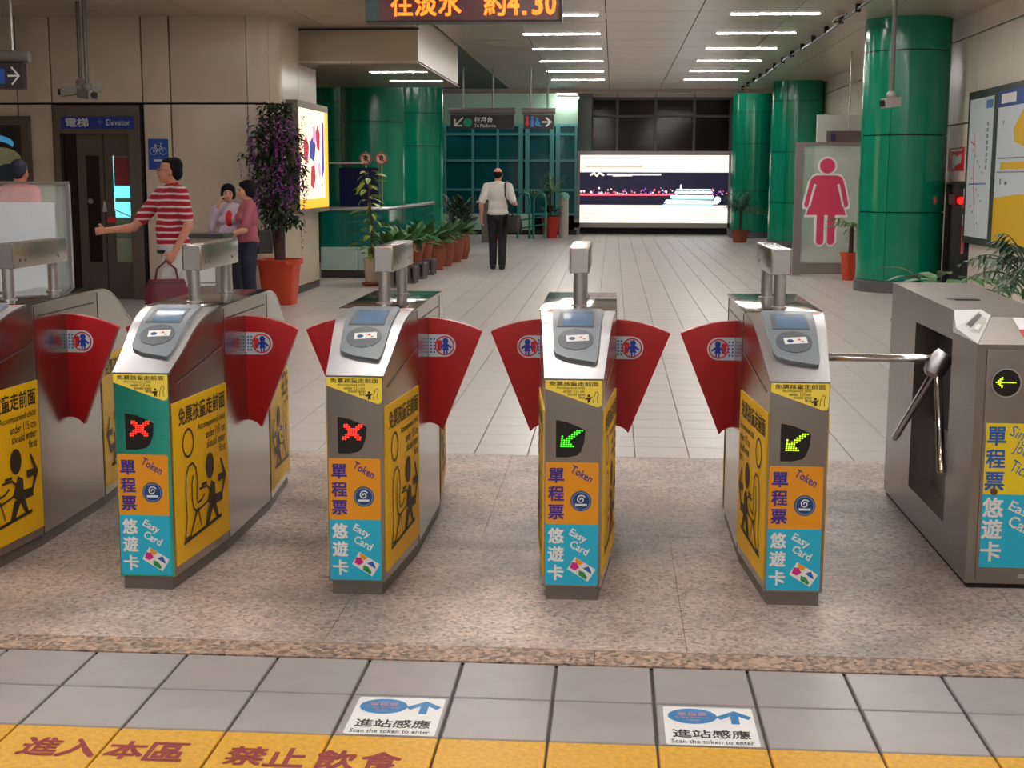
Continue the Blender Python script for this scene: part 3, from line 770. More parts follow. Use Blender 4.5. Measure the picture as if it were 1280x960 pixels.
    letters('card_words', [('Easy', 0.020, 0.240, 0.066, 0.036, -0.50, 0.018), ('Card', 0.026, 0.198, 0.072, 0.030, -0.50, 0.018)], M_WHITE, f2, cy)
    def rot(p, a=-0.55, c=(0.034, 0.118)):
        return [(c[0]+u*math.cos(a)-v*math.sin(a), c[1]+u*math.sin(a)+v*math.cos(a)) for u, v in p]
    lg = flat('logo', [rot([(-0.044, -0.027), (0.044, -0.027), (0.044, 0.027), (-0.044, 0.027)])], M_WHITE, f2, cy)
    flat('logo_orange', [rot([(-0.040, 0.026), (-0.006, 0.026), (-0.012, 0.010), (-0.030, 0.010)])], M_ORANGE, f3, lg)
    flat('logo_magenta', [rot([(-0.044, 0.004), (-0.028, 0.012), (-0.010, 0.002), (-0.018, -0.016), (-0.038, -0.018)])], mat('logo_magenta', (206, 30, 130), 0.5), f3, lg)
    flat('logo_green', [rot([(-0.006, -0.008), (0.012, -0.004), (0.034, -0.014), (0.034, -0.024), (0.002, -0.024)])], MATS['logo_green'], f3, lg)
    flat('logo_blue', [rot([(0.002, 0.006), (0.016, 0.024), (0.034, 0.012), (0.040, 0.004)])], M_BLUE, f3, lg)
    # ---- sides
    for sgn in (1, -1):
        for fr in (True, False):
            if fr or sgn*x < 0.0 or abs(x) < 0.4: side_panel(t, sgn, fr)
        MB().box(*sorted((sgn*0.1495, sgn*0.1512)), -0.30, 0.30, 0.955, 0.961).build('slit', M_BLACK, t)
        for yy in (-0.345, 0.345): MB().box(*sorted((sgn*0.149, sgn*0.1515)), yy-0.002, yy+0.002, 0.05, 1.0).build('seam', mat('seam_steel', (70, 66, 62), 0.4, 0.6), t)
        tr = MB().grid([[(sgn*(hw(yy)+0.003), yy, 0.765+(yy+0.85)*0.18), (sgn*(hw(yy)+0.003), yy, 0.771+(yy+0.85)*0.18)] for yy in (-0.85, -0.6, -0.38)])
        tr.build('side_trim', STEEL_B, t)
    if left: make_flap(t, -1)
    if right: make_flap(t, 1)
    # ---- raised sensor head on two posts
    for yy in (-0.235, 0.225):
        MB().lathe([(0.034, 1.014), (0.034, 1.020), (0.0245, 1.021), (0.0245, 1.150)], 20, (0, yy, 0)).build('post', STEEL_B, t, smooth=True)
    hd = MB().prism([(-0.041, -0.26), (0.041, -0.26), (0.041, 0.295), (-0.041, 0.295)], 0.104, 'z', 1.146).build('sensor_head', STEEL, t, bevel=0.008)
    MB().box(-0.033, 0.033, -0.262, -0.259, 1.150, 1.246).build('front_cap', STEEL_B, hd)
    for yy in (-0.20, -0.15, 0.19):
        for sgn in (1, -1):
            MB().prism(disc(yy, 1.178, 0.007, 10), 0.002, 'x', sgn*0.0405-0.001).build('screw_hole', M_BLACK, hd)
    return t

make_gate('fare_gate', 'fare gate cut by the left edge of the picture, yellow panel on its side', -2.50, 'cross', left=False)
make_gate('fare_gate', 'fare gate with a red cross and a teal reflection painted on its front', -1.712, 'cross', teal=True)
make_gate('fare_gate', 'fare gate with a red cross and a plain steel front', -0.923, 'cross')
make_gate('fare_gate', 'middle fare gate with a green arrow and two open red flaps', -0.131, 'arrow')
make_gate('fare_gate', 'fare gate with a yellow green arrow beside the tripod turnstile', 0.666, 'arrow', right=False)

# ------------------------------------------------------------------ tripod turnstile
tt = thing('tripod_turnstile', 'steel tripod turnstile cabinet with three chrome arms at the right edge', 'turnstile', (1.52, 5.84, 0))
X0, X1, YF, YR = -0.178, 0.178, -0.77, 0.79
side = [(YF, 0.02), (YR, 0.02), (YR, 1.035), (YF+0.22, 1.005), (YF, 0.925)]
# cabinet as pieces round the arm recess in the left flank
b = MB()
b.prism(side, (X1-X0)-0.10, 'x', X0+0.10)
RY0, RY1, RZ0, RZ1 = -0.40, 0.26, 0.16, 0.90
b.prism([(YF, 0.02), (RY0, 0.02), (RY0, 0.985), (-0.448, 0.945), (YF, 0.925)], 0.10, 'x', X0)
b.prism([(RY1, 0.02), (YR, 0.02), (YR, 1.035), (RY1, 1.0245)], 0.10, 'x', X0)
b.prism([(RY0, 0.02), (RY1, 0.02), (RY1, RZ0), (RY0, RZ0)], 0.10, 'x', X0)
b.prism([(RY0, RZ1), (RY1, RZ1), (RY1, 1.0245), (RY0, 1.0145)], 0.10, 'x', X0)
b.add([(-0.178, -0.77, 0.925), (-0.078, -0.77, 0.925), (-0.078, -0.55, 1.005), (-0.078, -0.55, 0.925)], [(0, 1, 2), (0, 2, 3)])
b.build('cabinet', GREYSTEEL, tt)
MB().box(X0+0.01, X1-0.01, YF+0.01, YR-0.01, 0.0, 0.02).build('plinth', M_JOINT, tt)
MB().box(X0+0.096, X0+0.0995, RY0+0.005, RY1-0.005, RZ0+0.3, RZ1-0.005).build('recess_back', mat('recess_dark', (50, 50, 52), 0.5, 0.4), tt)
fp = MB().box(X0+0.035, X1-0.01, YF-0.006, YF, 0.03, 0.905).build('front_door', GREYSTEEL, tt, bevel=0.002)
MB().box(X0+0.19, X0+0.23, YF-0.010, YF-0.005, 0.045, 0.060).build('latch', STEEL_B, fp)
F = YF-0.0075; ff = facing_front(0, F, 0); f2 = facing_front(0, F-0.0008, 0)
st = flat('ticket_sticker', [[(X0+0.045, 0.365), (X1-0.012, 0.365), (X1-0.012, 0.634), (X0+0.045, 0.634)]], mat('yellow_ticket_film', (232, 204, 30), 0.4), ff, tt)
letters('lettering', [('單', -0.093, 0.585, 0.070, 0.072, 0, 0.022), ('程', -0.093, 0.500, 0.072, 0.072, 0, 0.022), ('票', -0.093, 0.414, 0.072, 0.072, 0, 0.022)], M_BLUE, f2, st)
letters('ticket_words', [('Single', 0.005, 0.580, 0.11, 0.055, -0.45, 0.0), ('Journey', 0.030, 0.515, 0.13, 0.055, -0.45, 0.0), ('Ticket', 0.015, 0.455, 0.11, 0.045, -0.45, 0.0)], M_BLUE, f2, st)
sc = flat('card_sticker', [[(X0+0.045, 0.085), (X1-0.012, 0.085), (X1-0.012, 0.365), (X0+0.045, 0.365)]], M_CYAN, ff, tt)
letters('lettering', [('悠', -0.093, 0.315, 0.076, 0.076, 0, 0.026), ('遊', -0.093, 0.232, 0.076, 0.076, 0, 0.026), ('卡', -0.093, 0.146, 0.076, 0.076, 0, 0.026)], M_WHITE, f2, sc)
letters('card_words', [('Easy', 0.012, 0.300, 0.10, 0.05, -0.45, 0.012), ('Card', 0.020, 0.245, 0.11, 0.045, -0.45, 0.012)], M_WHITE, f2, sc)
MB().prism(disc(-0.093, 0.375, 0.013, 14), 0.004, 'y', YF-0.011).build('keyhole', mat('brown_lock', (110, 82, 60), 0.4, 0.5), tt)
dl = MB().prism(disc(-0.071, 0.785, 0.052, 28), 0.006, 'y', YF-0.012).build('display_window', M_BLACK, tt)
flat('rim', ring(-0.071, 0.785, 0.050, 0.055, 28), STEEL_B, facing_front(0, YF-0.0125, 0), dl)
d = led_dots(LED_L, 0.0068, 0.0034).build('led_arrow', M_LEDY, dl); d.location = (-0.073, YF-0.0135, 0.787)
# sloped top front: red label and white card reader on the corner
sl = lambda off: (lambda u, v: (u, YF+0.22*v-0.01*off, 0.925+0.08*v+off))
rl = flat('red_label', [[(0.0, 0.05), (0.14, 0.05), (0.14, 0.95), (0.0, 0.95)]], mat('red_label', (196, 24, 36), 0.4), sl(0.002), tt)
flat('white_label', [[(0.0, 0.52), (0.14, 0.52), (0.14, 0.95), (0.0, 0.95)]], M_WHITE, sl(0.003), rl)
PA, PB, PC, PD, PE = Vector((-0.179, -0.400, 1.0165)), Vector((-0.077, -0.398, 1.0195)), Vector((-0.077, -0.548, 1.0105)), Vector((-0.179, -0.772, 0.928)), Vector((-0.179, -0.448, 0.950))
cr = MB().add([PA, PB, PC, PD, PE, (-0.179, -0.40, 0.93), (-0.079, -0.398, 0.93), (-0.079, -0.548, 0.93)], [(0, 4, 1), (1, 4, 3, 2), (0, 5, 4), (4, 5, 3), (1, 2, 7, 6), (2, 3, 7), (0, 1, 6, 5)])
crd = cr.build('card_reader', mat('reader_white', (222, 222, 222), 0.35), tt)
_n = (PC-PB).cross(PE-PB).normalized(); _n = _n if _n.z > 0 else -_n
def facet(u, v, off=0.002):     # u from the E-B side to the D-C side, v from low to high
    return (PE*(1-u)*(1-v) + PD*u*(1-v) + PB*(1-u)*v + PC*u*v) + _n*off
crs = flat('screen', [[(0.16, 0.30), (0.16, 0.86), (0.44, 0.86), (0.44, 0.30)]], mat('reader_screen', (66, 70, 72), 0.3), lambda u, v: facet(u, v), crd, _n)
flat('touch_pad', [[(0.50, 0.20), (0.50, 0.84), (0.88, 0.84), (0.88, 0.30)]], mat('reader_pad', (176, 180, 176), 0.4), lambda u, v: facet(u, v), crd, _n)
flat('card_mark', [[(0.58, 0.32), (0.58, 0.52), (0.80, 0.56), (0.80, 0.36)]], M_WHITE, lambda u, v: facet(u, v, 0.0035), crd, _n)
MB().box(-0.10, 0.03, 0.02, 0.10, 1.017, 1.022).build('token_slot', M_BLACK, tt)
# arms
A0 = Vector((-0.190, -0.15, 0.790)); hubax = Vector((-0.7071, 0, -0.7071))
MB().tube([A0 + Vector((0.05, 0, 0.02)), A0 + Vector((0.02, 0, -0.02)), A0 + Vector((0.0, 0, -0.06)), A0 + Vector((-0.005, 0, -0.075))], [0.040, 0.048, 0.042, 0.025], 18).build('hub', STEEL_B, tt, smooth=True)
for dv, A1 in ((Vector((-1, 0, 0)), A0), (Vector((-0.22, 0.60, -0.76)), A0+Vector((0.015, 0, -0.04))), (Vector((-0.05, -0.52, -0.82)), A0+Vector((0.02, 0, -0.05)))):
    MB().tube([A1 + dv*0.0, A1 + dv*0.455, A1 + dv*0.465], [0.0165, 0.0165, 0.010], 14).build('arm', mat('chrome', (220, 220, 224), 0.08, 1.0), tt, smooth=True)

# ------------------------------------------------------------------ lift in the left wall
lf = thing('elevator', 'dim steel lift with glass doors and a blue sign above', 'elevator', (-6.36, 16.70, 0))
M_LIFTF = mat('lift_frame', (104, 96, 88), 0.35, 0.6); M_LIFTD = mat('lift_door_steel', (92, 84, 78), 0.3, 0.6)
for sx in (-1, 1): MB().box(*sorted((sx*0.545, sx*0.40 if sx > 0 else -0.47)), -0.09, 0.10, 0, 2.05).build('jamb', M_LIFTF, lf)
MB().box(-0.545, 0.545, -0.09, 0.10, 2.05, 2.39).build('lintel', M_LIFTF, lf)
MB().box(-0.47, 0.40, 0.05, 0.10, 0.0, 2.05).build('back', mat('lift_dark', (26, 30, 30), 0.4), lf)
def lift_door(x0, x1, px0, px1, pz0, pz1, glassm, nm):
    b = MB(); y0, y1 = 0.0, 0.03
    b.box(x0, px0, y0, y1, 0, 2.05); b.box(px1, x1, y0, y1, 0, 2.05); b.box(px0, px1, y0, y1, 0, pz0); b.box(px0, px1, y0, y1, pz1, 2.05)
    d = b.build('door', M_LIFTD, lf)
    MB().box(px0, px1, y0+0.01, y0+0.02, pz0, pz1).build('pane', glassm, d)
    return d
lift_door(-0.30, 0.035, -0.19, -0.02, 0.46, 1.78, M_GLASSD, 'l')
d2 = lift_door(0.045, 0.40, 0.155, 0.36, 0.46, 1.78, mat('pane_dim_green', (96, 118, 100), 0.1), 'r')
MB().box(-0.46, -0.31, -0.005, 0.03, 0.0, 2.05).build('side_glass', M_GLASSD, lf)
# lit cabin seen through the right door
M_CAB = mat('cabin_light', (120, 220, 235), 0.3, emit=(120, 225, 240), estr=0.75); M_CABR = mat('cabin_red_notice', (130, 44, 44), 0.5)
gl = MB().box(0.155, 0.165, 0.0, 0.008, 1.10, 1.78).build('lit_edge', M_CAB, d2)
MB().box(0.165, 0.36, 0.0, 0.008, 1.42, 1.76).build('red_notice', M_CABR, d2)
MB().box(0.165, 0.36, 0.0, 0.008, 1.26, 1.41).build('lit_pane', M_CAB, d2)
MB().box(0.165, 0.36, 0.0, 0.008, 1.02, 1.21).build('lit_pane', M_CAB, d2)
MB().tube([(0.15, -0.004, 1.12), (0.36, -0.004, 1.03)], 0.006, 6).build('cabin_rail', M_LIFTF, d2)
MB().box(0.165, 0.36, 0.0, 0.008, 0.46, 0.76).build('pale_pane', mat('pale_green_pane', (128, 138, 112), 0.3), d2)
MB().prism(disc(-0.15, 1.22, 0.035, 16), 0.004, 'y', -0.004).build('round_label', mat('label_grey', (110, 110, 108), 0.5), lf)
MB().prism([(0.0, 1.09), (0.06, 1.09), (0.045, 1.22), (0.02, 1.22)], 0.004, 'y', -0.006).build('white_label', mat('label_white', (170, 170, 168), 0.5), lf)
MB().prism([(0.05, 0.96), (0.17, 0.96), (0.15, 1.02), (0.10, 1.035), (0.06, 1.0)], 0.004, 'y', -0.006).build('red_label', mat('label_red', (196, 30, 40), 0.5), lf)
sg = MB().box(-0.445, 0.475, -0.10, -0.088, 2.105, 2.255).build('sign_plate', mat('sign_blue', (30, 52, 138), 0.4), lf)
letters('lettering', [('電梯', -0.24, 2.182, 0.29, 0.11, 0, 0.02)], mat('sign_white', (205, 205, 210), 0.5), facing_front(0, -0.102, 0), sg)
letters('caption', [('Elevator', 0.28, 2.182, 0.30, 0.072, 0, 0.004)], MATS['sign_white'], facing_front(0, -0.102, 0), sg)
flat('arrow', [[(0.02, 2.20), (0.05, 2.14), (0.08, 2.20), (0.058, 2.20), (0.058, 2.235), (0.042, 2.235), (0.042, 2.20)]], mat('sign_lightblue', (60, 86, 180), 0.4), facing_front(0, -0.102, 0), sg)

# bicycle plate
bk = thing('bicycle_sign', 'blue plate with a white bicycle symbol beside the lift', 'sign', (-5.605, 16.655, 1.80))
MB().box(-0.125, 0.125, -0.012, 0.0, -0.19, 0.185).build('plate', mat('sign_blue2', (28, 72, 160), 0.4), bk)
f = facing_front(0, -0.0135, 0); MW = MATS['sign_white']
flat('bicycle_symbol', ring(-0.062, 0.035, 0.038, 0.044) + ring(0.062, 0.035, 0.038, 0.044) + stroke([(-0.062, 0.035), (-0.035, 0.10), (0.035, 0.10), (0.062, 0.035)], 0.007) + stroke([(-0.035, 0.10), (0.0, 0.035), (0.035, 0.10)], 0.007) + stroke([(-0.062, 0.035), (0.0, 0.035)], 0.007) + stroke([(0.035, 0.10), (0.032, 0.128), (0.055, 0.128)], 0.007) + stroke([(-0.048, 0.112), (-0.022, 0.112)], 0.010), MW, f, bk)
flat('print_bars', [[(-0.06, -0.065), (0.06, -0.065), (0.06, -0.09), (-0.06, -0.09)]], MW, f, bk)

# poster box at the far left
po = thing('poster_frame', 'dark framed poster with a glowing blue planet at the far left', 'poster', (-7.72, 16.655, 0))
MB().box(-0.75, 0.51, -0.06, 0.0, 1.15, 2.26).build('frame', mat('poster_frame_brown', (84, 74, 64), 0.4), po)
pp = MB().box(-0.68, 0.40, -0.066, -0.06, 1.25, 2.15).build('print', mat('poster_black', (16, 16, 24), 0.3), po)
flat('planet', [disc(-0.02, 1.92, 0.33, 28, 0.12)], mat('planet_blue', (90, 180, 220), 0.4, emit=(60, 150, 200), estr=0.25), facing_front(0, -0.0675, 0), pp)
flat('planet_shade', [disc(-0.06, 1.86, 0.36, 28, 0.11)], MATS['poster_black'], facing_front(0, -0.0685, 0), pp)
flat('shell', [disc(0.14, 1.72, 0.26, 20, 0.16)], mat('poster_sand', (170, 176, 140), 0.5), facing_front(0, -0.0695, 0), pp)
flat('shell_shade', [disc(0.24, 1.55, 0.20, 20, 0.13)], mat('poster_slate', (40, 60, 70), 0.5), facing_front(0, -0.0705, 0), pp)
flat('print_bars', [[(-0.2, 2.10), (0.10, 2.10), (0.10, 2.075), (-0.2, 2.075)]], MW, facing_front(0, -0.0675, 0), pp)

# hanging sign at the top left
hs = thing('hanging_sign', 'dark hanging direction sign with a white arrow at the left edge', 'sign', (-6.45, 14.0, 2.42))
MB().box(-0.5, 0.345, -0.06, 0.06, 0.0, 0.26).build('board', M_SIGN, hs)
MB().tube([(-0.5, 0, 0.33), (0.41, 0, 0.33)], 0.065, 14).build('housing', M_SIGNGREY, hs, smooth=True)
for x in (-0.35, 0.235): MB().tube([(x, 0, 0.38), (x, 0, 1.04)], 0.014, 8).build('rod', STEEL_B, hs)
f = facing_front(0, -0.062, 0)
flat('arrow', stroke([(0.20, 0.13), (0.31, 0.13)], 0.018) + stroke([(0.24, 0.215), (0.315, 0.13), (0.24, 0.045)], 0.018), M_WHITE, f, hs)
flat('blue_symbol', [[(0.075, 0.05), (0.165, 0.05), (0.165, 0.20), (0.075, 0.20)]], M_BLUE, f, hs)
letters('lettering', [('台', 0.03, 0.17, 0.085, 0.085, 0, 0.02)], M_WHITE, f, hs)

# pair of ceiling cameras on pipes
def cctv(x, y, ztop, z, heading, label, col=(120, 112, 106), L=0.22):
    t = thing('security_camera', label, 'camera', (x, y, z), 0, 'ceiling security cameras')
    m = mat('camera_%d' % col[0], col, 0.4)
    MB().tube([(0, 0, 0.09), (0, 0, ztop-z)], 0.024, 10).build('pipe', mat('pipe_grey', (96, 90, 86), 0.4), t, smooth=True)
    MB().ball((0, 0, 0.06), 0.055).build('joint', m, t, smooth=True)
    b = MB().box(-L, L, -0.06, 0.06, -0.065, 0.04); c, s = math.cos(heading), math.sin(heading)
    b.v = [(px*c-py*s, px*s+py*c-0.0, pz - 0.12*px) for px, py, pz in b.v]; hb = b.build('housing', m, t, bevel=0.01)
    l = MB().tube([(L, 0, -0.012-0.12*L), (L+0.03, 0, -0.012-0.12*(L+0.03))], 0.035, 12); l.v = [(px*c-py*s, px*s+py*c, pz) for px, py, pz in l.v]
    l.build('lens', M_BLACK, hb)
    return t
cctv(-5.98, 15.2, 3.47, 2.50, math.radians(200), 'left of two pipe-mounted security cameras above the lift')
cctv(-5.83, 15.0, 3.47, 2.44, math.radians(-40), 'right of two pipe-mounted security cameras above the lift', L=0.13)
cctv(2.93, 15.0, 3.64, 2.34, math.radians(200), 'small pale security camera on a thin rod before the big green column', (150, 146, 140), L=0.09)

# ------------------------------------------------------------------ backlit advert on the rounded wall
ad = thing('backlit_advert', 'glowing orange and white backlit advert on the rounded wall', 'advert', (-4.13, 18.15, 0))
MB().box(0.0, 0.15, -0.95, 0.88, 1.06, 2.49).build('case', mat('case_grey', (120, 108, 92), 0.4), ad)
def onright(x): return lambda u, v: (x, u, v)
M_AD = lambda n, c, e: mat('ad_'+n, c, 0.4, emit=c, estr=e)
sh = flat('lit_sheet', [[(-0.90, 1.12), (0.84, 1.12), (0.84, 2.40), (-0.90, 2.40)]], M_AD('white', (255, 232, 190), 0.8), onright(0.152), ad)
flat('orange_border', [[(0.62, 1.12), (0.84, 1.12), (0.84, 2.40), (0.62, 2.40)], [(-0.9, 1.12), (0.62, 1.12), (0.62, 1.24), (-0.9, 1.24)]], M_AD('orange', (255, 176, 40), 0.7), onright(0.1535), sh)
flat('blue_shape', [[(0.36, 1.42), (0.56, 1.62), (0.58, 2.25), (0.44, 2.27), (0.40, 1.8)], [(-0.32, 1.78), (-0.05, 1.72), (0.06, 1.95), (-0.12, 2.06), (-0.30, 1.98)]], M_AD('blue', (60, 60, 150), 0.5), onright(0.1545), sh)
flat('red_shape', [[(-0.30, 1.42), (-0.12, 1.36), (0.02, 1.52), (-0.04, 1.70), (-0.24, 1.66)], [(0.10, 1.92), (0.28, 1.86), (0.32, 2.10), (0.18, 2.22), (0.06, 2.12)], [(-0.66, 1.75), (-0.46, 1.70), (-0.36, 1.92), (-0.52, 2.06), (-0.68, 1.96)]], M_AD('red', (190, 40, 70), 0.5), onright(0.155), sh)
flat('pink_shape', [[(-0.10, 1.98), (0.08, 2.0), (0.04, 2.2), (-0.16, 2.18)], [(0.20, 1.5), (0.34, 1.55), (0.30, 1.75), (0.16, 1.70)]], M_AD('pink', (236, 150, 190), 0.7), onright(0.1555), sh)

# ------------------------------------------------------------------ low wall, glass and rail round the stair opening
rl = thing('stair_railing', 'glass railing with steel top rail on a pale low wall', 'railing', (-3.9, 20.6, 0))
M_LOWW = mat('pale_teal_wall', (178, 204, 190), 0.3)
for x0, x1 in ((-0.55, 0.02), (0.03, 0.55)):
    MB().box(x0, x1, 0.0, 0.12, 0.12, 0.47).build('wall_panel', M_LOWW, rl)
MB().box(-0.55, 0.55, -0.01, 0.13, 0.0, 0.12).build('skirting', MATS['skirting_dark'], rl)
for k in range(4):
    MB().box(0.43, 0.55, 0.13+k*1.3, 0.13+k*1.3+1.28, 0.12, 0.47).build('wall_panel', M_LOWW, rl)
    MB().box(0.485, 0.495, 0.13+k*1.3, 0.13+k*1.3+1.27, 0.47, 1.02).build('glass_pane', M_GLASSG, rl)
MB().box(0.42, 0.56, 0.13, 5.33, 0.0, 0.12).build('skirting', MATS['skirting_dark'], rl)
for x0, x1 in ((-0.55, 0.0), (0.01, 0.48)): MB().box(x0, x1, 0.055, 0.065, 0.47, 1.02).build('glass_pane', M_GLASSG, rl)
MB().tube([(-0.55, 0.06, 1.05), (0.40, 0.06, 1.05), (0.47, 0.08, 1.05), (0.49, 0.15, 1.05), (0.49, 5.33, 1.05)], 0.032, 10).build('top_rail', STEEL_B, rl, smooth=True)
# notice stand with round prohibition plates, navy board
nb = thing('notice_board', 'navy notice board with two round prohibition plates behind the railing', 'sign', (-4.18, 22.4, 0))
MB().box(-0.33, 0.33, 0.0, 0.06, 0.95, 1.68).build('board', mat('board_navy', (20, 24, 62), 0.3), nb)
MB().box(-0.33, 0.33, -0.01, 0.07, 1.68, 1.70).build('top_edge', mat('board_edge', (180, 176, 150), 0.4), nb)
for x in (0.10, 0.36):
    MB().tube([(x, 0.10, 0.0), (x, 0.10, 1.95)], 0.012, 8).build('stand', STEEL, nb)
    pl = MB().prism(disc(x, 1.83, 0.105, 22), 0.012, 'y', 0.08).build('round_plate', mat('plate_cream', (196, 176, 150), 0.5), nb)
    fp = facing_front(0, 0.078, 0)
    flat('red_ring', ring(x, 1.83, 0.082, 0.105) + stroke([(x-0.065, 1.895), (x+0.065, 1.765)], 0.02), mat('plate_red', (150, 40, 40), 0.5), fp, pl)
    flat('pictogram', [disc(x, 1.84, 0.035, 12, 0.045)], M_BLACK, facing_front(0, 0.0785, 0), pl)
MB().box(0.52, 0.66, -0.02, 0.0, 0.62, 0.80).build('red_tag', mat('tag_red', (206, 60, 50), 0.5), nb)
nb.children[-1].location = (0, -1.5, 0.05)

# ------------------------------------------------------------------ LED train sign
ls = thing('led_sign', 'red LED train sign hanging from the ceiling', 'sign', (-1.094, 10.0, 2.63))
MB().box(-0.71, 0.71, 0.0, 0.16, 0.0, 0.32).build('housing', mat('led_housing', (36, 20, 22), 0.35), ls, bevel=0.006)
MB().box(-0.60, 0.69, -0.006, 0.0, 0.012, 0.308).build('panel', mat('led_panel', (70, 4, 8), 0.25), ls)
MB().box(-0.71, -0.60, -0.006, 0.0, 0.012, 0.308).build('side_panel', mat('led_side', (16, 44, 40), 0.25), ls)
for x in (-0.5, 0.5): MB().tube([(x, 0.08, 0.32), (x, 0.08, 1.01)], 0.016, 8).build('rod', STEEL_B, ls)
M_LEDO = mat('led_orange', (255, 120, 20), 0.5, emit=(255, 84, 14), estr=2.4)
fl2 = facing_front(0, -0.008, 0)
its = [('往', -0.443, 0.128, 0.158, 0.172, 0, 0.018), ('淡', -0.270, 0.128, 0.158, 0.172, 0, 0.018), ('水', -0.095, 0.128, 0.165, 0.172, 0, 0.018), ('約', 0.230, 0.128, 0.160, 0.172, 0, 0.018),
       ('4', 0.362, 0.128, 0.085, 0.165, 0, 0.02), ('.', 0.442, 0.060, 0.032, 0.030, 0, 0.03), ('3', 0.535, 0.128, 0.078, 0.165, 0, 0.02), ('0', 0.628, 0.128, 0.078, 0.165, 0, 0.02)]
letters('lettering', its[:3], M_LEDO, fl2, ls)
letters('lettering', its[3:], M_LEDO, fl2, ls)
flat('underside_lamp', [], M_LEDO, fl2, ls) if False else None

# ------------------------------------------------------------------ hanging platform and toilet signs
def hang_sign(x0, x1, label, rods):
    cx = (x0+x1)/2; h = (x1-x0)/2
    t = thing('hanging_sign', label, 'sign', (cx, 27.0, 2.47), 0, 'hanging direction signs')
    MB().box(-h+0.03, h-0.03, -0.05, 0.05, 0.0, 0.27).build('board', M_SIGN, t)
    MB().tube([(-h, 0, 0.34), (h, 0, 0.34)], 0.06, 12).build('housing', M_SIGNGREY, t, smooth=True)
    for r in rods: MB().tube([(r, 0, 0.39), (r, 0, 1.18)], 0.018, 8).build('rod', mat('rod_grey', (140, 140, 132), 0.4, 0.3), t)
    return t
s1 = hang_sign(-3.235, -1.93, 'dark hanging sign to the platforms with a down-left arrow', (-0.37, 0.21))
f = facing_front(0, -0.052, 0)
flat('arrow', stroke([(-0.38, 0.21), (-0.52, 0.07)], 0.028) + stroke([(-0.53, 0.18), (-0.53, 0.06), (-0.40, 0.06)], 0.028), M_WHITE, f, s1)
flat('green_disc', [disc(-0.28, 0.12, 0.085, 20)], mat('sign_green', (20, 150, 110), 0.4), f, s1)
letters('lettering', [('往月台', 0.03, 0.175, 0.36, 0.11, 0, 0.02)], M_WHITE, f, s1)
letters('caption', [('To Platforms', 0.06, 0.06, 0.42, 0.06, 0, 0.006)], M_WHITE, f, s1)
s2 = hang_sign(-1.80, -1.15, 'small dark hanging toilet sign with a right arrow', (-0.16, 0.17))
f = facing_front(0, -0.052, 0)
flat('red_figure', [disc(-0.22, 0.215, 0.028, 12), [(-0.26, 0.08), (-0.18, 0.08), (-0.21, 0.19), (-0.23, 0.19)], [(-0.235, 0.04), (-0.205, 0.04), (-0.205, 0.08), (-0.235, 0.08)]], mat('sign_red', (206, 50, 50), 0.4), f, s2)
flat('blue_figures', [disc(-0.12, 0.215, 0.028, 12), [(-0.15, 0.04), (-0.09, 0.04), (-0.09, 0.18), (-0.15, 0.18)], disc(-0.02, 0.10, 0.05, 14), disc(-0.03, 0.20, 0.022, 10), [(-0.05, 0.11), (-0.01, 0.11), (0.0, 0.17), (-0.045, 0.18)], [(0.0, 0.05), (0.06, 0.04), (0.06, 0.07), (0.01, 0.08)]], mat('sign_skyblue', (50, 130, 200), 0.4), f, s2)
flat('arrow', stroke([(0.08, 0.13), (0.23, 0.13)], 0.030) + stroke([(0.15, 0.21), (0.24, 0.13), (0.15, 0.05)], 0.030), M_WHITE, f, s2)

# ------------------------------------------------------------------ billboard at the far end
bb = thing('billboard', 'wide backlit billboard with a night harbour and white ship', 'billboard', (1.09, 37.4, 0))
M_BF = mat('billboard_frame', (150, 142, 140), 0.4)
MB().box(-2.15, 2.15, 0.0, 0.25, 2.14, 2.25).build('frame', M_BF, bb); MB().box(-2.15, 2.15, 0.0, 0.25, 0.19, 0.32).build('frame', M_BF, bb)
for s in (-1, 1): MB().box(*sorted((s*2.15, s*2.0)), 0.0, 0.25, 0.0, 2.14).build('upright', M_BF, bb)
MB().box(-2.0, 2.0, 0.12, 0.25, 0.02, 0.19).build('kick_board', M_JOINT, bb)
ls_ = flat('lit_sheet', [[(-2.0, 0.32), (2.0, 0.32), (2.0, 2.14), (-2.0, 2.14)]], mat('bb_white', (250, 246, 232), 0.4, emit=(255, 250, 240), estr=0.56), facing_front(0, 0.05, 0), bb)
f1 = facing_front(0, 0.048, 0); f2 = facing_front(0, 0.046, 0); f3 = facing_front(0, 0.044, 0); f4 = facing_front(0, 0.042, 0)
flat('night_scene', [[(-2.0, 0.80), (2.0, 0.80), (2.0, 1.68), (-2.0, 1.68)]], mat('bb_night', (24, 22, 52), 0.4, emit=(24, 22, 56), estr=0.35), f1, ls_)
rnd = random.Random(3); glow = []; glow2 = []; glow3 = []
for k in range(150):
    u = rnd.uniform(-1.98, 1.98); v = 1.08 + abs(rnd.gauss(0, 0.07)); (glow, glow2, glow3)[k % 3].append(disc(u, v, rnd.uniform(0.010, 0.034), 6))
flat('city_lights_pink', glow + [[(-2.0, 1.05), (0.5, 1.06), (0.5, 1.10), (-2.0, 1.10)]], mat('bb_pink', (240, 110, 130), 0.4, emit=(240, 100, 120), estr=0.9), f2, ls_)
flat('city_lights_white', glow2, mat('bb_lights', (255, 230, 220), 0.4, emit=(255, 226, 214), estr=1.1), f2, ls_)
flat('city_lights_violet', glow3, mat('bb_violet', (130, 90, 190), 0.4, emit=(120, 80, 190), estr=0.7), f2, ls_)
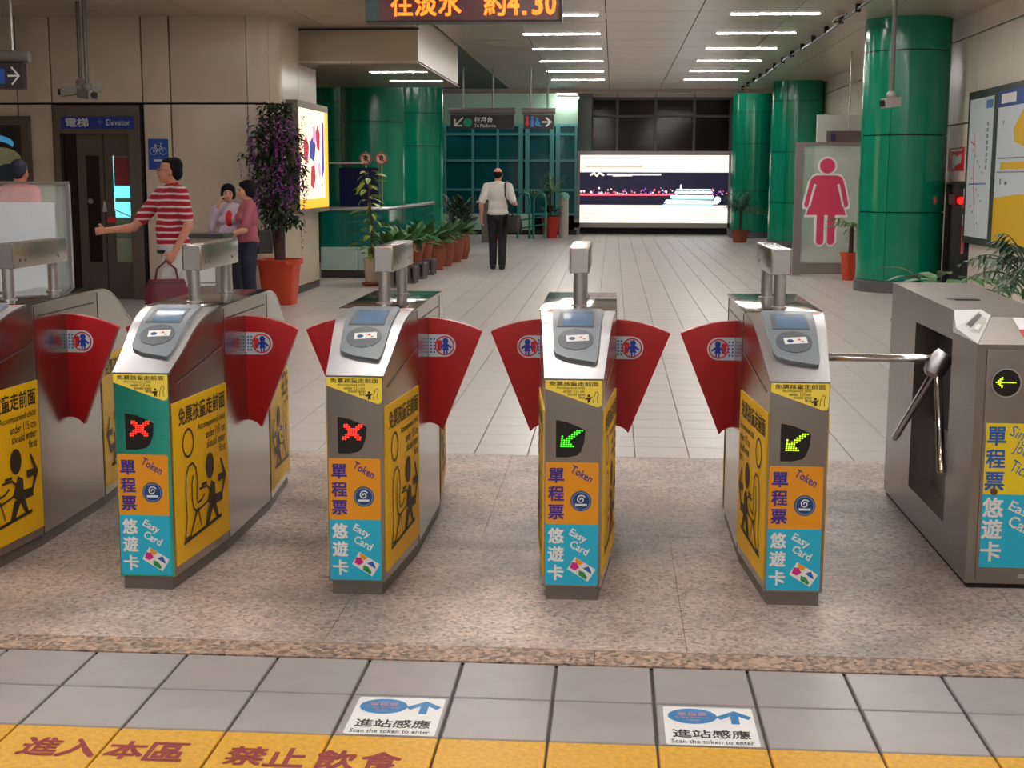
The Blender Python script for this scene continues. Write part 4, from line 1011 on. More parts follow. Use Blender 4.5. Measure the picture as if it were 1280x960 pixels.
flat('ship', [[(0.28, 0.86), (0.40, 0.83), (1.72, 0.83), (1.80, 0.92), (0.34, 0.95)], [(0.45, 0.98), (1.62, 0.98), (1.60, 1.07), (0.46, 1.07)], [(0.58, 1.10), (1.58, 1.10), (1.56, 1.18), (0.58, 1.18)], [(0.60, 1.20), (1.55, 1.20), (1.53, 1.235), (0.62, 1.235)], [(0.70, 1.24), (0.76, 1.24), (0.74, 1.36), (0.72, 1.36)], disc(1.72, 0.95, 0.09, 12)], mat('bb_ship', (226, 246, 246), 0.4, emit=(220, 246, 250), estr=1.0), f3, ls_)
flat('ship_glow', [[(0.26, 0.80), (1.6, 0.80), (1.6, 0.83), (0.26, 0.83)], [(0.5, 0.95), (1.6, 0.95), (1.6, 0.975), (0.5, 0.975)]], mat('bb_cyan', (110, 200, 240), 0.4, emit=(110, 200, 245), estr=0.9), f4, ls_)
# brush script and small print, too blurred to read: plain strokes of the same extent
flat('brush_title', stroke([(-1.72, 1.60), (-1.62, 1.66), (-1.55, 1.58), (-1.48, 1.66), (-1.36, 1.60)], 0.05) + stroke([(-1.25, 1.62), (0.18, 1.62)], 0.045) + stroke([(-1.1, 1.59), (-0.6, 1.60)], 0.05), MATS['bb_white'], f2, ls_)
flat('small_print', [[(-1.9, 0.44), (-1.35, 0.44), (-1.35, 0.46), (-1.9, 0.46)], [(-1.9, 0.56), (-1.35, 0.56), (-1.35, 0.58), (-1.9, 0.58)], [(-0.85, 0.44), (-0.4, 0.44), (-0.4, 0.46), (-0.85, 0.46)], [(-0.85, 0.56), (-0.4, 0.56), (-0.4, 0.58), (-0.85, 0.58)], [(1.2, 0.50), (1.23, 0.50), (1.23, 0.60), (1.2, 0.60)], [(1.4, 0.54), (1.55, 0.54), (1.55, 0.57), (1.4, 0.57)], [(-1.85, 1.80), (-0.3, 1.80), (-0.3, 1.86), (-1.85, 1.86)]], mat('bb_print', (200, 190, 176), 0.4, emit=(206, 196, 180), estr=0.6), f2, ls_)

# ------------------------------------------------------------------ glass screen with the pink woman
wp = thing('toilet_screen', 'framed glass screen with a big pink woman symbol', 'sign', (2.86, 22.0, 0))
M_FR = mat('screen_frame', (134, 124, 120), 0.4, 0.3)
MB().box(0.0, 0.12, 0, 0.06, 0.0, 2.09).build('post', M_FR, wp); MB().box(1.24, 1.34, 0, 0.06, 0.0, 2.09).build('post', M_FR, wp)
MB().box(0.12, 1.24, 0, 0.06, 2.04, 2.09).build('rail', M_FR, wp); MB().box(0.12, 1.24, 0, 0.06, 0.02, 0.20).build('rail', M_FR, wp)
MB().box(0.12, 1.24, 0.02, 0.035, 0.20, 2.04).build('glass_pane', mat('screen_glass', (196, 206, 196), 0.15, alpha=0.45), wp)
def woman(g):
    o = [disc(0.50, 1.722, 0.118+g, 26)]
    o.append([(0.36-g, 1.575+g), (0.64+g, 1.575+g), (0.66+g, 1.42), (0.81+g, 0.955-g), (0.19-g, 0.955-g), (0.34-g, 1.42)])
    for s in (-1, 1):
        o.append([(0.5+s*x, y) for x, y in ((0.10, 1.575+g), (0.165, 1.575+g), (0.225, 1.548+g), (0.258+g, 1.49), (0.342+g, 1.13), (0.335+g, 1.09-g), (0.30, 1.075-g), (0.262-g, 1.10), (0.14, 1.50))])
    for a in (0.36, 0.53): o.append([(a-g,0.97),(a+0.115+g,0.97),(a+0.115+g,0.53),(a+0.09,0.49-g),(a+0.025,0.49-g),(a-g,0.53)])
    return o
flat('white_outline', woman(0.035), M_WHITE, facing_front(0, 0.012, 0), wp)
pk_ = flat('pink_woman', woman(0.0), mat('pink_print_strong', (214, 62, 98), 0.45), facing_front(0, 0.008, 0), wp)
flat('arm_gap', stroke([(0.5-0.185, 1.43), (0.5-0.262, 1.10)], 0.035) + stroke([(0.5+0.185, 1.43), (0.5+0.262, 1.10)], 0.035), M_WHITE, facing_front(0, 0.005, 0), pk_)
bx = thing('toilet_sign', 'brown sign box above the pink woman screen', 'sign', (3.94, 23.6, 2.10))
MB().box(-0.36, 0.30, 0, 0.12, 0.0, 0.22).build('box', mat('brown_sign', (98, 82, 80), 0.4), bx)
MB().box(-0.30, -0.22, -0.005, 0.0, 0.05, 0.17).build('figure_mark', mat('sign_indigo', (50, 40, 90), 0.4), bx)
MB().tube([(0, 0.06, 0.22), (0, 0.06, 1.54)], 0.015, 8).build('rod', STEEL, bx)
# pale partition behind the screen
struct(MB().box(3.45, 4.6, 23.9, 24.0, 0.0, 2.6).build('wall_partition', mat('partition_pale', (190, 196, 186), 0.4)), 'pale partition behind the toilet screen')

# ------------------------------------------------------------------ right wall fittings
fc = thing('fire_cabinet', 'dark open fire hose recess in the right wall with a red lamp', 'fire cabinet', (4.60, 18.74, 0))
MB().box(0.045, 0.058, -0.45, 0.67, 0.0, 1.48).build('back', mat('cabinet_dark', (38, 44, 42), 0.4), fc)
for y0, y1 in ((-0.48, -0.45), (0.64, 0.67)): MB().box(-0.01, 0.05, y0, y1, 0.0, 1.48).build('side', mat('cabinet_side', (58, 62, 60), 0.4), fc)
MB().box(-0.01, 0.05, -0.48, 0.67, 1.46, 1.485).build('top', MATS['cabinet_side'], fc)
MB().ball((0.03, -0.02, 1.24), 0.05).build('red_lamp', mat('lamp_red', (255, 30, 30), 0.3, emit=(255, 20, 20), estr=2.0), fc, smooth=True)
MB().box(0.0, 0.045, 0.18, 0.52, 1.18, 1.32).build('valve', mat('valve_red', (120, 20, 30), 0.4), fc)
for z0, z1, m in ((1.26, 1.40, 'hose_white'), (1.15, 1.26, 'hose_pink'), (0.92, 1.06, 'hose_white'), (0.55, 0.92, 'hose_pink')):
    MB().tube([(0.005, -0.38, z0), (0.005, -0.38, z1)], 0.035, 10).build('hose_tube', mat('hose_white', (206, 196, 196), 0.5) if m == 'hose_white' else mat('hose_pink', (206, 80, 90), 0.5), fc, smooth=True)
rs = thing('red_notice', 'red and white notice plate above the fire recess', 'sign', (4.598, 18.90, 1.50))
MB().box(-0.015, 0.0, -0.44, 0.44, 0.0, 0.44).build('plate', mat('notice_pale', (214, 196, 194), 0.5), rs)
onl = lambda x: (lambda u, v: (x, -u, v))
flat('red_field', [[(-0.44, 0.13), (0.44, 0.13), (0.44, 0.44), (-0.44, 0.44)]], mat('notice_red', (210, 40, 36), 0.45), onl(-0.0165), rs)
flat('white_shape', [[(-0.20, 0.17), (-0.05, 0.16), (-0.02, 0.20), (0.28, 0.24), (0.28, 0.36), (0.05, 0.32), (-0.10, 0.36), (-0.2, 0.33)], [(-0.30, 0.395), (0.30, 0.395), (0.30, 0.42), (-0.30, 0.42)]], M_WHITE, onl(-0.0175), rs)
al = thing('alarm_box', 'small dark red alarm box on the cream wall by the big column', 'alarm', (4.598, 19.86, 1.335))
MB().box(-0.09, 0.0, -0.25, 0.22, 0.0, 0.20).build('box', mat('alarm_red', (128, 14, 36), 0.35), al, bevel=0.01)
MB().box(-0.12, -0.09, 0.0, 0.10, 0.06, 0.12).build('button', M_WHITE, al)

mp = thing('map_board', 'dark framed route and area maps on the right wall', 'map', (4.598, 16.4, 0))
MB().box(-0.05, 0.0, -2.3, 1.83, 0.71, 2.62).build('frame', mat('map_frame', (58, 60, 58), 0.4), mp)
p1 = MB().box(-0.056, -0.05, 0.63, 1.72, 0.80, 2.52).build('route_map', mat('map_white', (206, 214, 222), 0.35), mp)
p2 = MB().box(-0.056, -0.05, -2.2, 0.42, 0.78, 2.55).build('area_map', MATS['map_white'], mp)
flat('red_line', stroke([(-1.45, 2.1), (-1.38, 1.9), (-1.42, 1.6), (-1.30, 1.2), (-1.22, 0.9)], 0.02) + stroke([(-1.6, 2.0), (-1.42, 1.95)], 0.02), mat('map_red', (200, 60, 60), 0.5), onl(-0.0575), p1)
flat('blue_line', stroke([(-1.62, 1.46), (-0.80, 1.47)], 0.018), mat('map_blue', (80, 120, 180), 0.5), onl(-0.0575), p1)
flat('blue_box', [[(-0.95, 2.38), (-0.66, 2.38), (-0.66, 2.48), (-0.95, 2.48)]], MATS['map_blue'], onl(-0.0575), p1)
flat('station_marks', [[(-0.88, 2.22-0.075*k), (-0.80, 2.22-0.075*k), (-0.80, 2.17-0.075*k), (-0.88, 2.17-0.075*k)] for k in range(8)] + [[(-1.5+0.12*(k % 5), 1.9-0.07*k), (-1.46+0.12*(k % 5), 1.9-0.07*k), (-1.46+0.12*(k % 5), 1.87-0.07*k), (-1.5+0.12*(k % 5), 1.87-0.07*k)] for k in range(14)], mat('map_grey', (130, 130, 136), 0.5), onl(-0.0575), p1)
flat('blue_header', [[(-0.42, 2.36), (2.2, 2.36), (2.2, 2.55), (-0.42, 2.55)]], mat('map_header', (40, 70, 150), 0.4), onl(-0.0575), p2)
flat('header_print', [[(-0.3, 2.40), (0.3, 2.40), (0.3, 2.51), (-0.3, 2.51)]], M_WHITE, onl(-0.0585), p2)
flat('yellow_area', [[(-0.42, 0.78), (2.2, 0.78), (2.2, 1.34), (0.6, 1.36), (-0.42, 1.30)], [(-0.2, 1.64), (2.0, 1.64), (2.0, 1.72), (-0.2, 1.72)], [(0.3, 1.95), (0.9, 1.85), (1.2, 2.2), (0.6, 2.3), (0.25, 2.1)]], mat('map_yellow', (222, 176, 30), 0.45), onl(-0.0575), p2)
flat('street_lines', [[(-0.35, 1.60), (2.0, 1.60), (2.0, 1.615), (-0.35, 1.615)], [(-0.35, 1.76), (2.0, 1.76), (2.0, 1.775), (-0.35, 1.775)], [(-0.2, 2.2), (-0.14, 2.2), (-0.16, 2.14)], [(0.0, 1.5), (0.1, 1.5), (0.1, 1.46), (0.0, 1.46)], [(-0.2, 1.53), (-0.14, 1.53), (-0.14, 1.46), (-0.2, 1.46)]], MATS['map_grey'], onl(-0.0585), p2)

# cable run with clips along the ceiling on the right
cb = thing('ceiling_conduit', 'thin dark cable with clips along the ceiling towards the green columns', 'cable', (2.95, 8.0, 3.56))
MB().tube([(0, k*1.5, 0.02*math.sin(k*1.3)) for k in range(18)], 0.018, 6).build('cable', M_BLACK, cb)
MB().tube([(0.0, 10.5, 0.0), (-0.14, 10.4, -0.03), (-0.16, 10.1, -0.02), (-0.05, 9.9, 0.02)], 0.012, 6).build('loop', M_BLACK, cb)
for k in range(20): MB().box(-0.03, 0.03, 0.6+k*1.25, 0.66+k*1.25, -0.02, 0.075).build('clip', M_JOINT, cb)

# ------------------------------------------------------------------ glass booth screen and counters behind the left gates
gb = thing('glass_screen', 'glass screen with a white notice sheet behind the leftmost gate', 'screen', (-4.25, 9.3, 0))
MB().box(-0.6, 0.46, 0.0, 0.012, 0.35, 1.47).build('glass_pane', M_GLASS, gb)
MB().box(-0.6, 0.47, -0.01, 0.022, 1.47, 1.49).build('top_edge', M_FR, gb); MB().box(0.455, 0.475, -0.01, 0.022, 0.35, 1.47).build('side_edge', STEEL_B, gb)
MB().box(-0.6, 0.475, -0.02, 0.03, 0.0, 0.35).build('base_panel', GREYSTEEL, gb)
MB().box(-0.6, 0.365, -0.006, -0.002, 0.72, 1.345).build('notice_sheet', mat('notice_sheet', (206, 214, 222), 0.5), gb)
MB().box(-0.6, 0.365, -0.006, -0.002, 0.36, 0.60).build('lower_sheet', MATS['notice_sheet'], gb)
MB().box(-0.6, 0.365, -0.006, -0.002, 0.60, 0.72).build('sheet_band', mat('sheet_band', (92, 90, 96), 0.5), gb)
ct = thing('notice_counter', 'grey counter with white notice sheets in front of the two women', 'counter', (-4.1, 13.9, 0))
MB().box(-0.38, 0.06, 0.0, 0.35, 0.0, 0.90).build('body', mat('counter_grey', (150, 142, 136), 0.4), ct)
MB().box(-0.40, 0.08, -0.02, 0.37, 0.90, 0.94).build('top', mat('counter_top', (64, 66, 62), 0.3), ct)
for z0, z1 in ((0.44, 0.60), (0.40, 0.425), (0.61, 0.63)): MB().box(-0.30, -0.02, -0.006, 0.0, z0, z1).build('notice_sheet', M_WHITE, ct)

# ------------------------------------------------------------------ far small things
bn = thing('litter_bin', 'white cylindrical bin beside the far billboard', 'bin', (-1.27, 35.3, 0))
MB().lathe([(0.125, 0), (0.125, 0.98), (0.135, 0.99), (0.135, 1.08), (0.09, 1.13)], 20).build('body', mat('bin_white', (190, 180, 172), 0.4), bn, smooth=True)
MB().lathe([(0.137, 1.0), (0.137, 1.07), (0.10, 1.14), (0.02, 1.16)], 20).build('lid', mat('bin_lid', (120, 210, 196), 0.3), bn, smooth=True)
hr = thing('handrail', 'pair of looped teal handrails at the stair behind the walking man', 'handrail', (-2.25, 34.5, 0))
for x in (-0.15, 0.25):
    MB().tube([(x, 0, 0), (x, 0, 0.95), (x+0.05, 0, 1.10), (x+0.16, 0, 1.16), (x+0.27, 0, 1.10), (x+0.30, 0, 0.95), (x+0.30, 0, 0.0)], 0.03, 8).build('loop', mat('rail_teal', (60, 150, 140), 0.25, 0.5), hr, smooth=True)
for z in (0.25, 0.45): MB().tube([(-0.15, 0, z), (0.55, 0, z+0.12)], 0.018, 8).build('bar', MATS['rail_teal'], hr)
pk = thing('ticket_post', 'slim grey post with a tilted top left of the walking man', 'post', (-3.02, 32.5, 0))
MB().box(-0.10, 0.10, -0.1, 0.1, 0.0, 0.95).build('body', mat('post_brown', (104, 96, 92), 0.4), pk)
MB().prism([(-0.22, 0.93), (0.12, 1.04), (0.12, 1.08), (-0.22, 0.98)], 0.3, 'y', -0.15).build('top', STEEL_B, pk)

# ------------------------------------------------------------------ plants
def leaf_shape(L, w, droop, n=4, fold=0.15):
    """a leaf blade along +x with a folded midrib; returns verts, faces"""
    vs = []; fs = []
    for k in range(n+1):
        t = k/n; ww = w*math.sin(PI*min(1, 0.06+t*0.94))**0.8*0.5 if k < n else 0.001
        x = L*t; z = -droop*L*t*t
        vs += [(x, -ww, z+fold*ww), (x, 0, z), (x, ww, z+fold*ww)]
    for k in range(n):
        a = 3*k; fs += [(a, a+3, a+4, a+1), (a+1, a+4, a+5, a+2)]
    return vs, fs
def put(b, vs, fs, loc, yaw, pitch, roll=0.0):
    m = Matrix.Translation(loc) @ Matrix.Rotation(yaw, 4, 'Z') @ Matrix.Rotation(-pitch, 4, 'Y') @ Matrix.Rotation(roll, 4, 'X')
    b.add([m @ Vector(v) for v in vs], fs)
def square_pot(t, r, h, m, soil=True):
    MB().lathe([(r*0.72, 0), (r*0.92, h*0.88), (r*1.02, h*0.88), (r*1.04, h), (r*0.93, h), (r*0.90, h*0.93)], 32, (0, 0, 0), 6).build('pot', m, t, smooth=True)
    if soil: MB().lathe([(r*0.3, h*0.90), (r*0.88, h*0.94)], 20, (0, 0, 0), 6).build('soil', M_SOIL, t)

R = random.Random(11)
# tall tree with hanging purple flowers in an orange pot
tr = thing('flowering_tree', 'tall tree with trailing purple blossom in an orange pot by the rounded wall', 'potted tree', (-4.02, 16.25, 0))
square_pot(tr, 0.25, 0.545, M_REDPOT)
tb = MB()
for a in range(3):
    ph = a*2.1; tb.tube([(0.03*math.cos(ph), 0.03*math.sin(ph), 0.50), (0.05*math.cos(ph+1), 0.05*math.sin(ph+1), 0.9), (0.035*math.cos(ph+2.2), 0.035*math.sin(ph+2.2), 1.4), (0.06*math.cos(ph+3), 0.06*math.sin(ph+3), 2.0)], [0.045, 0.040, 0.034, 0.018], 8)
tb.build('trunk', M_BARK, tr, smooth=True)
fb, pb, br = MB(), MB(), MB()
lv = leaf_shape(0.085, 0.034, 0.4, 3)
def blob_center():
    while True:
        x, y, z = R.gauss(0, 0.15), R.gauss(0, 0.15), R.uniform(0.92, 2.40)
        w = 0.24+0.10*math.sin((z-1.0)*2.4) if z < 2.15 else 0.20
        if math.hypot(x, y) < w: return x, y, z
for k in range(2100):
    x, y, z = blob_center(); put(fb, *lv, (x, y, z), R.uniform(0, 2*PI), R.uniform(-0.9, 0.5), R.uniform(-0.6, 0.6))
for k in range(95):        # trailing racemes
    a = R.uniform(0, 2*PI); rr = R.uniform(0.18, 0.36); z = R.uniform(1.35, 2.32); L = R.uniform(0.22, 0.5)
    x, y = rr*math.cos(a), rr*math.sin(a)
    for q in range(int(L/0.012)):
        zz = z-q*0.012; w = 0.026*(1-q*0.012/L)+0.006
        put(pb, *leaf_shape(0.036, 0.026, 0.2, 2), (x+R.gauss(0, w*0.5), y+R.gauss(0, w*0.5), zz), R.uniform(0, 2*PI), R.uniform(-0.8, 0.4))
for (dx, dz, s) in ((-0.42, 1.72, 1), (0.36, 1.55, -1), (0.30, 0.98, -1), (-0.22, 1.18, 1)):
    br.tube([(0, 0, dz-0.08), (dx*0.5, -0.03, dz+0.05), (dx, -0.05, dz+0.02)], [0.010, 0.007, 0.003], 6)
    for k in range(42):
        t = R.uniform(0.35, 1.05); put(fb, *lv, (dx*t, -0.04+R.gauss(0, 0.03), dz+0.04+R.gauss(0, 0.035)), R.uniform(0, 2*PI), R.uniform(-0.8, 0.4))
    for k in range(34): put(pb, *leaf_shape(0.026, 0.020, 0.2, 2), (dx*1.0+R.gauss(0, 0.015), -0.05+R.gauss(0, 0.015), dz-k*0.010), R.uniform(0, 2*PI), R.uniform(-0.8, 0.4))
tag(fb.build('foliage', M_LEAFD, tr), kind='stuff'); tag(pb.build('blossom', M_PURP, tr), kind='stuff'); br.build('branches', M_BARK, tr)

# sapling in a white pot in front of the railing
sp = thing('sapling', 'slim sapling with yellow green leaves in a white pot before the railing', 'potted tree', (-3.42, 19.25, 0))
MB().lathe([(0.13, 0), (0.15, 0.02), (0.15, 0.045), (0.12, 0.05)], 20).build('saucer', M_TERRA, sp, smooth=True)
MB().lathe([(0.10, 0.05), (0.125, 0.36), (0.135, 0.36), (0.135, 0.39), (0.11, 0.39), (0.105, 0.36)], 20).build('pot', mat('pot_cream', (196, 182, 164), 0.5), sp, smooth=True)
MB().tube([(0, 0, 0.34), (0.01, 0, 0.8), (-0.03, 0, 1.2), (-0.05, 0, 1.62)], [0.022, 0.02, 0.014, 0.006], 8).build('stem', M_BARK, sp, smooth=True)
lf_me = [MB().add(*leaf_shape(L, L*0.42, 0.35, 4)).mesh('leaf', M_LEAFY) for L in (0.20, 0.16, 0.12)]
for k in range(64):
    z = 0.42 + 1.22*(k/64); a = k*2.4; L = R.uniform(0.04, 0.20)*(1 - 0.4*(z-0.42)/1.2)
    o = link('leaf', lf_me[k % 3], sp, (-0.03*(z-0.4)+L*math.cos(a), L*math.sin(a), z)); o.rotation_euler = (R.uniform(-0.4, 0.4), R.uniform(-0.3, 0.7), a)

# row of pots along the railing
def bush(t, z0, spread, height, n, L, m, wr=0.34):
    b = MB()
    for k in range(n):
        a = R.uniform(0, 2*PI); p = R.uniform(0.15, 1.35); r0 = spread*R.uniform(0.05, 0.55)
        ll = L*R.uniform(0.7, 1.2)
        put(b, *leaf_shape(ll, ll*wr, R.uniform(0.1, 0.6), 4), (r0*math.cos(a), r0*math.sin(a), z0+height*R.uniform(0.0, 0.6)), a, p)
    return tag(b.build('foliage', m, t), kind='stuff')
BLADES = [MB().add(*leaf_shape(l, l*0.36, d, 4)).mesh('leaf', M_LEAF) for l, d in ((0.30, 0.25), (0.24, 0.5), (0.34, 0.4), (0.20, 0.15))]
def leafy(t, z0, spread, height, n):
    for k in range(n):
        a = R.uniform(0, 2*PI); r0 = spread*R.uniform(0.05, 0.5)
        o = link('leaf', BLADES[k % 4], t, (r0*math.cos(a), r0*math.sin(a), z0+height*R.uniform(0.0, 0.6))); o.rotation_euler = (R.uniform(-0.3, 0.3), -R.uniform(0.1, 1.35), a)
CR = mat('crate_grey', (96, 92, 92), 0.8)
def crate(x, y, lab):
    t = thing('crate', lab, 'crate', (x, y, 0), 0, 'grey openwork crates under the pots')
    for z in (0.0, 0.22): MB().box(-0.17, 0.17, -0.17, 0.17, z, z+0.03).build('deck', CR, t)
    for i in range(5):
        for s in (-1, 1):
            MB().box(-0.17+i*0.078, -0.17+i*0.078+0.028, s*0.155-0.012, s*0.155+0.012, 0.03, 0.22).build('slat', CR, t)
            MB().box(s*0.155-0.012, s*0.155+0.012, -0.17+i*0.078, -0.17+i*0.078+0.028, 0.03, 0.22).build('slat', CR, t)
ROWP = [(-3.06, 18.95, 'crate'), (-3.02, 19.75, 'crate'), (-3.0, 20.6, 'crate'), (-2.98, 21.5, 'crate'), (-2.95, 22.6, 'jar'), (-2.92, 23.6, 'jar'), (-2.88, 24.7, 'jar'), (-2.86, 25.7, 'jar')]
WH = ['nearest', 'second', 'third', 'fourth', 'fifth', 'sixth', 'seventh', 'farthest']
for i, (x, y, kind) in enumerate(ROWP):
    z = 0.25 if kind == 'crate' else 0.0
    if kind == 'crate': crate(x, y, f'{WH[i]} grey openwork crate under the row of pots')
    t = thing('potted_plant', f'{WH[i]} potted plant in the row along the railing, ' + ('terracotta pot on a crate' if kind == 'crate' else 'tall terracotta jar'), 'potted plant', (x, y, z), 0, 'row of pots by the railing')
    if kind == 'crate':
        MB().lathe([(0.10, 0), (0.145, 0.24), (0.165, 0.24), (0.165, 0.29), (0.14, 0.29), (0.135, 0.25)], 20).build('pot', M_TERRA, t, smooth=True); zt_ = 0.27
    else:
        MB().lathe([(0.12, 0), (0.17, 0.18), (0.18, 0.34), (0.15, 0.45), (0.17, 0.48), (0.14, 0.48), (0.13, 0.44)], 20).build('pot', M_TERRA, t, smooth=True); zt_ = 0.45
    leafy(t, zt_, 0.28, 0.18, 40)
    MB().tube([(0, 0, zt_-0.05), (0, 0, zt_+0.15)], 0.02, 6).build('stem', M_BARK, t)
# leafy shrubs inside the railing
for x, y, h, lab in ((-3.0, 25.4+1.4, 1.25, 'dark shrub rising behind the last jar of the row'), (-3.75, 22.0, 0.95, 'green shrub behind the glass railing')):
    t = thing('shrub', lab, 'plant', (x, y, 0)); MB().lathe([(0.14, 0), (0.18, 0.3), (0.15, 0.3)], 16).build('pot', M_TERRA, t, smooth=True)
    MB().tube([(0, 0, 0.25), (0.02, 0, h*0.8)], [0.025, 0.012], 6).build('stem', M_BARK, t); bush(t, h*0.45, 0.5, h*0.65, 150, 0.22, M_LEAFD)

def palm(name, label, loc, h0, n, L, potm, potr, poth, leafm, lean=0.9, sq=True, up=(0.5, 1.3)):
    t = thing(name, label, 'potted plant', loc, R.uniform(0, 6))
    if sq: square_pot(t, potr, poth, potm)
    else: MB().lathe([(potr*0.75, 0), (potr, poth), (potr*0.9, poth), (potr*0.88, poth*0.93)], 20).build('pot', potm, t, smooth=True)
    MB().tube([(0, 0, poth*0.85), (0.01, 0.01, h0)], [0.04, 0.03], 8).build('stem', M_BARK, t)
    for k in range(n):
        a = 2*PI*k/n + R.uniform(-0.3, 0.3); p = R.uniform(*up); l = L*R.uniform(0.75, 1.1); b = MB(); pts = []
        for q in range(11):
            s = q/10; r_ = l*s*math.cos(p)*(1.0); z = l*s*math.sin(p) - lean*l*s*s*0.55
            pts.append(Vector((r_, 0, z)))
        b.tube(pts, [0.008*(1-q/12) for q in range(11)], 5)
        for q in range(2, 11):
            for sd in (-1, 1):
                ll = l*0.28*math.sin(PI*min(0.95, 0.15+q/11)); vs, fs = leaf_shape(ll, 0.022, 0.5, 3)
                put(b, vs, fs, pts[q], sd*R.uniform(0.7, 1.0), -0.1+R.uniform(-0.2, 0.2))
        o = b.build('frond', leafm, t); o.location = (0, 0, h0*R.uniform(0.9, 1.0)); o.rotation_euler = (0, 0, a)
    return t
palm('potted_palm', 'potted palm in a red pot beside the white bin', (-1.60, 35.0, 0), 1.15, 13, 0.95, mat('pot_red', (186, 46, 42), 0.5), 0.19, 0.55, mat('palm_green', (70, 110, 56), 0.5), 0.8, True, (0.2, 1.4))
bush(bpy.data.objects['potted_palm'], 0.6, 0.3, 0.2, 40, 0.25, M_LEAFD)
t = thing('small_plant', 'small plant in a red pot left of the walking man', 'potted plant', (-2.92, 34.0, 0)); square_pot(t, 0.15, 0.32, MATS['pot_red']); bush(t, 0.3, 0.2, 0.1, 24, 0.25, M_LEAFD)
palm('potted_palm', 'dark palm before the far dark green column', (3.05, 33.2, 0), 0.75, 18, 1.05, M_TERRA, 0.17, 0.3, mat('palm_dark', (44, 74, 44), 0.5), 0.9, True, (0.3, 1.3))
palm('potted_palm', 'thin palm in an orange pot between the toilet screen and the big column', (3.60, 21.0, 0), 0.85, 6, 0.60, M_REDPOT, 0.13, 0.42, mat('palm_mid', (80, 112, 60), 0.5), 1.1, True, (0.1, 0.9))
palm('potted_palm', 'feathery palm behind the turnstile under the maps', (2.62, 8.75, 0), 0.92, 16, 0.85, M_TERRA, 0.2, 0.35, MATS['palm_dark'], 1.0, True, (0.3, 1.35))
t = thing('leafy_plant', 'broad-leaved plant behind the turnstile, below the feathery palm', 'potted plant', (2.28, 8.1, 0)); MB().lathe([(0.14, 0), (0.2, 0.35), (0.17, 0.35)], 18).build('pot', M_TERRA, t, smooth=True)
MB().tube([(0, 0, 0.3), (0, 0, 0.72)], 0.02, 6).build('stem', M_BARK, t)
lm = MB().add(*leaf_shape(0.26, 0.10, 0.5, 5)).mesh('leaf', M_LEAF)
for k in range(34):
    a = k*2.4; o = link('leaf', lm, t, (0.10*math.cos(a)*(1+k % 3), 0.10*math.sin(a)*(1+k % 3), 0.58+0.30*R.random())); o.rotation_euler = (R.uniform(-0.3, 0.3), R.uniform(-0.7, 0.3), a)
t = thing('leafy_plant', 'low leafy plant peeking over the turnstile before the big green column', 'potted plant', (2.34, 9.6, 0)); MB().lathe([(0.14, 0), (0.2, 0.3), (0.17, 0.3)], 18).build('pot', M_TERRA, t, smooth=True)
MB().tube([(0, 0, 0.25), (0, 0, 0.72)], 0.02, 6).build('stem', M_BARK, t)
for k in range(30):
    a = k*2.4+0.5; o = link('leaf', lm, t, (0.09*math.cos(a)*(1+k % 3), 0.09*math.sin(a)*(1+k % 3), 0.60+0.28*R.random())); o.rotation_euler = (R.uniform(-0.3, 0.3), R.uniform(-0.6, 0.3), a)

# ------------------------------------------------------------------ people
def cap(b, p0, p1, r0, r1, n=12):
    """closed tapered capsule"""
    p0, p1 = Vector(p0), Vector(p1); d = (p1-p0); l = d.length or 1e-4; d = d/l; pts = []; rs = []
    for k in range(4): a = PI/2*(1-k/4); pts.append(p0 - d*r0*math.sin(a)); rs.append(max(0.001, r0*math.cos(a)))
    pts.append(p0); rs.append(r0); pts.append(p1); rs.append(r1)
    for k in range(1, 5): a = PI/2*k/4; pts.append(p1 + d*r1*math.sin(a)); rs.append(max(0.001, r1*math.cos(a)))
    t = Vector((0, 0, 1)) if abs(d.z) < 0.9 else Vector((1, 0, 0)); x = (t-d*t.dot(d)).normalized(); y = d.cross(x)
    vs = []; fs = []
    for p, r in zip(pts, rs):
        for k in range(n): vs.append(p + (x*math.cos(2*PI*k/n)+y*math.sin(2*PI*k/n))*r)
    m = len(pts)
    for i in range(m-1):
        for k in range(n): fs.append((i*n+k, i*n+(k+1) % n, (i+1)*n+(k+1) % n, (i+1)*n+k))
    fs += [tuple(range(n-1, -1, -1)), tuple((m-1)*n+k for k in range(n))]
    b.add(vs, fs)
def chain(b, pts, rs):
    for i in range(len(pts)-1): cap(b, pts[i], pts[i+1], rs[i], rs[i+1])
def fuse(b, name, m, parent, voxel, smooth=6):
    """melt overlapping closed pieces into one continuous skin"""
    o = b.build(name+'_raw', m)
    md = o.modifiers.new('r', 'REMESH'); md.mode = 'VOXEL'; md.voxel_size = voxel
    ms = o.modifiers.new('s', 'SMOOTH'); ms.factor = 0.5; ms.iterations = smooth
    dg = bpy.context.evaluated_depsgraph_get(); dg.update()
    me = bpy.data.meshes.new_from_object(o.evaluated_get(dg), depsgraph=dg); me.name = name
    old = o.data; bpy.data.objects.remove(o); bpy.data.meshes.remove(old)
    me.materials.clear(); me.materials.append(m)
    me.polygons.foreach_set('use_smooth', [True]*len(me.polygons))
    return link(name, me, parent)

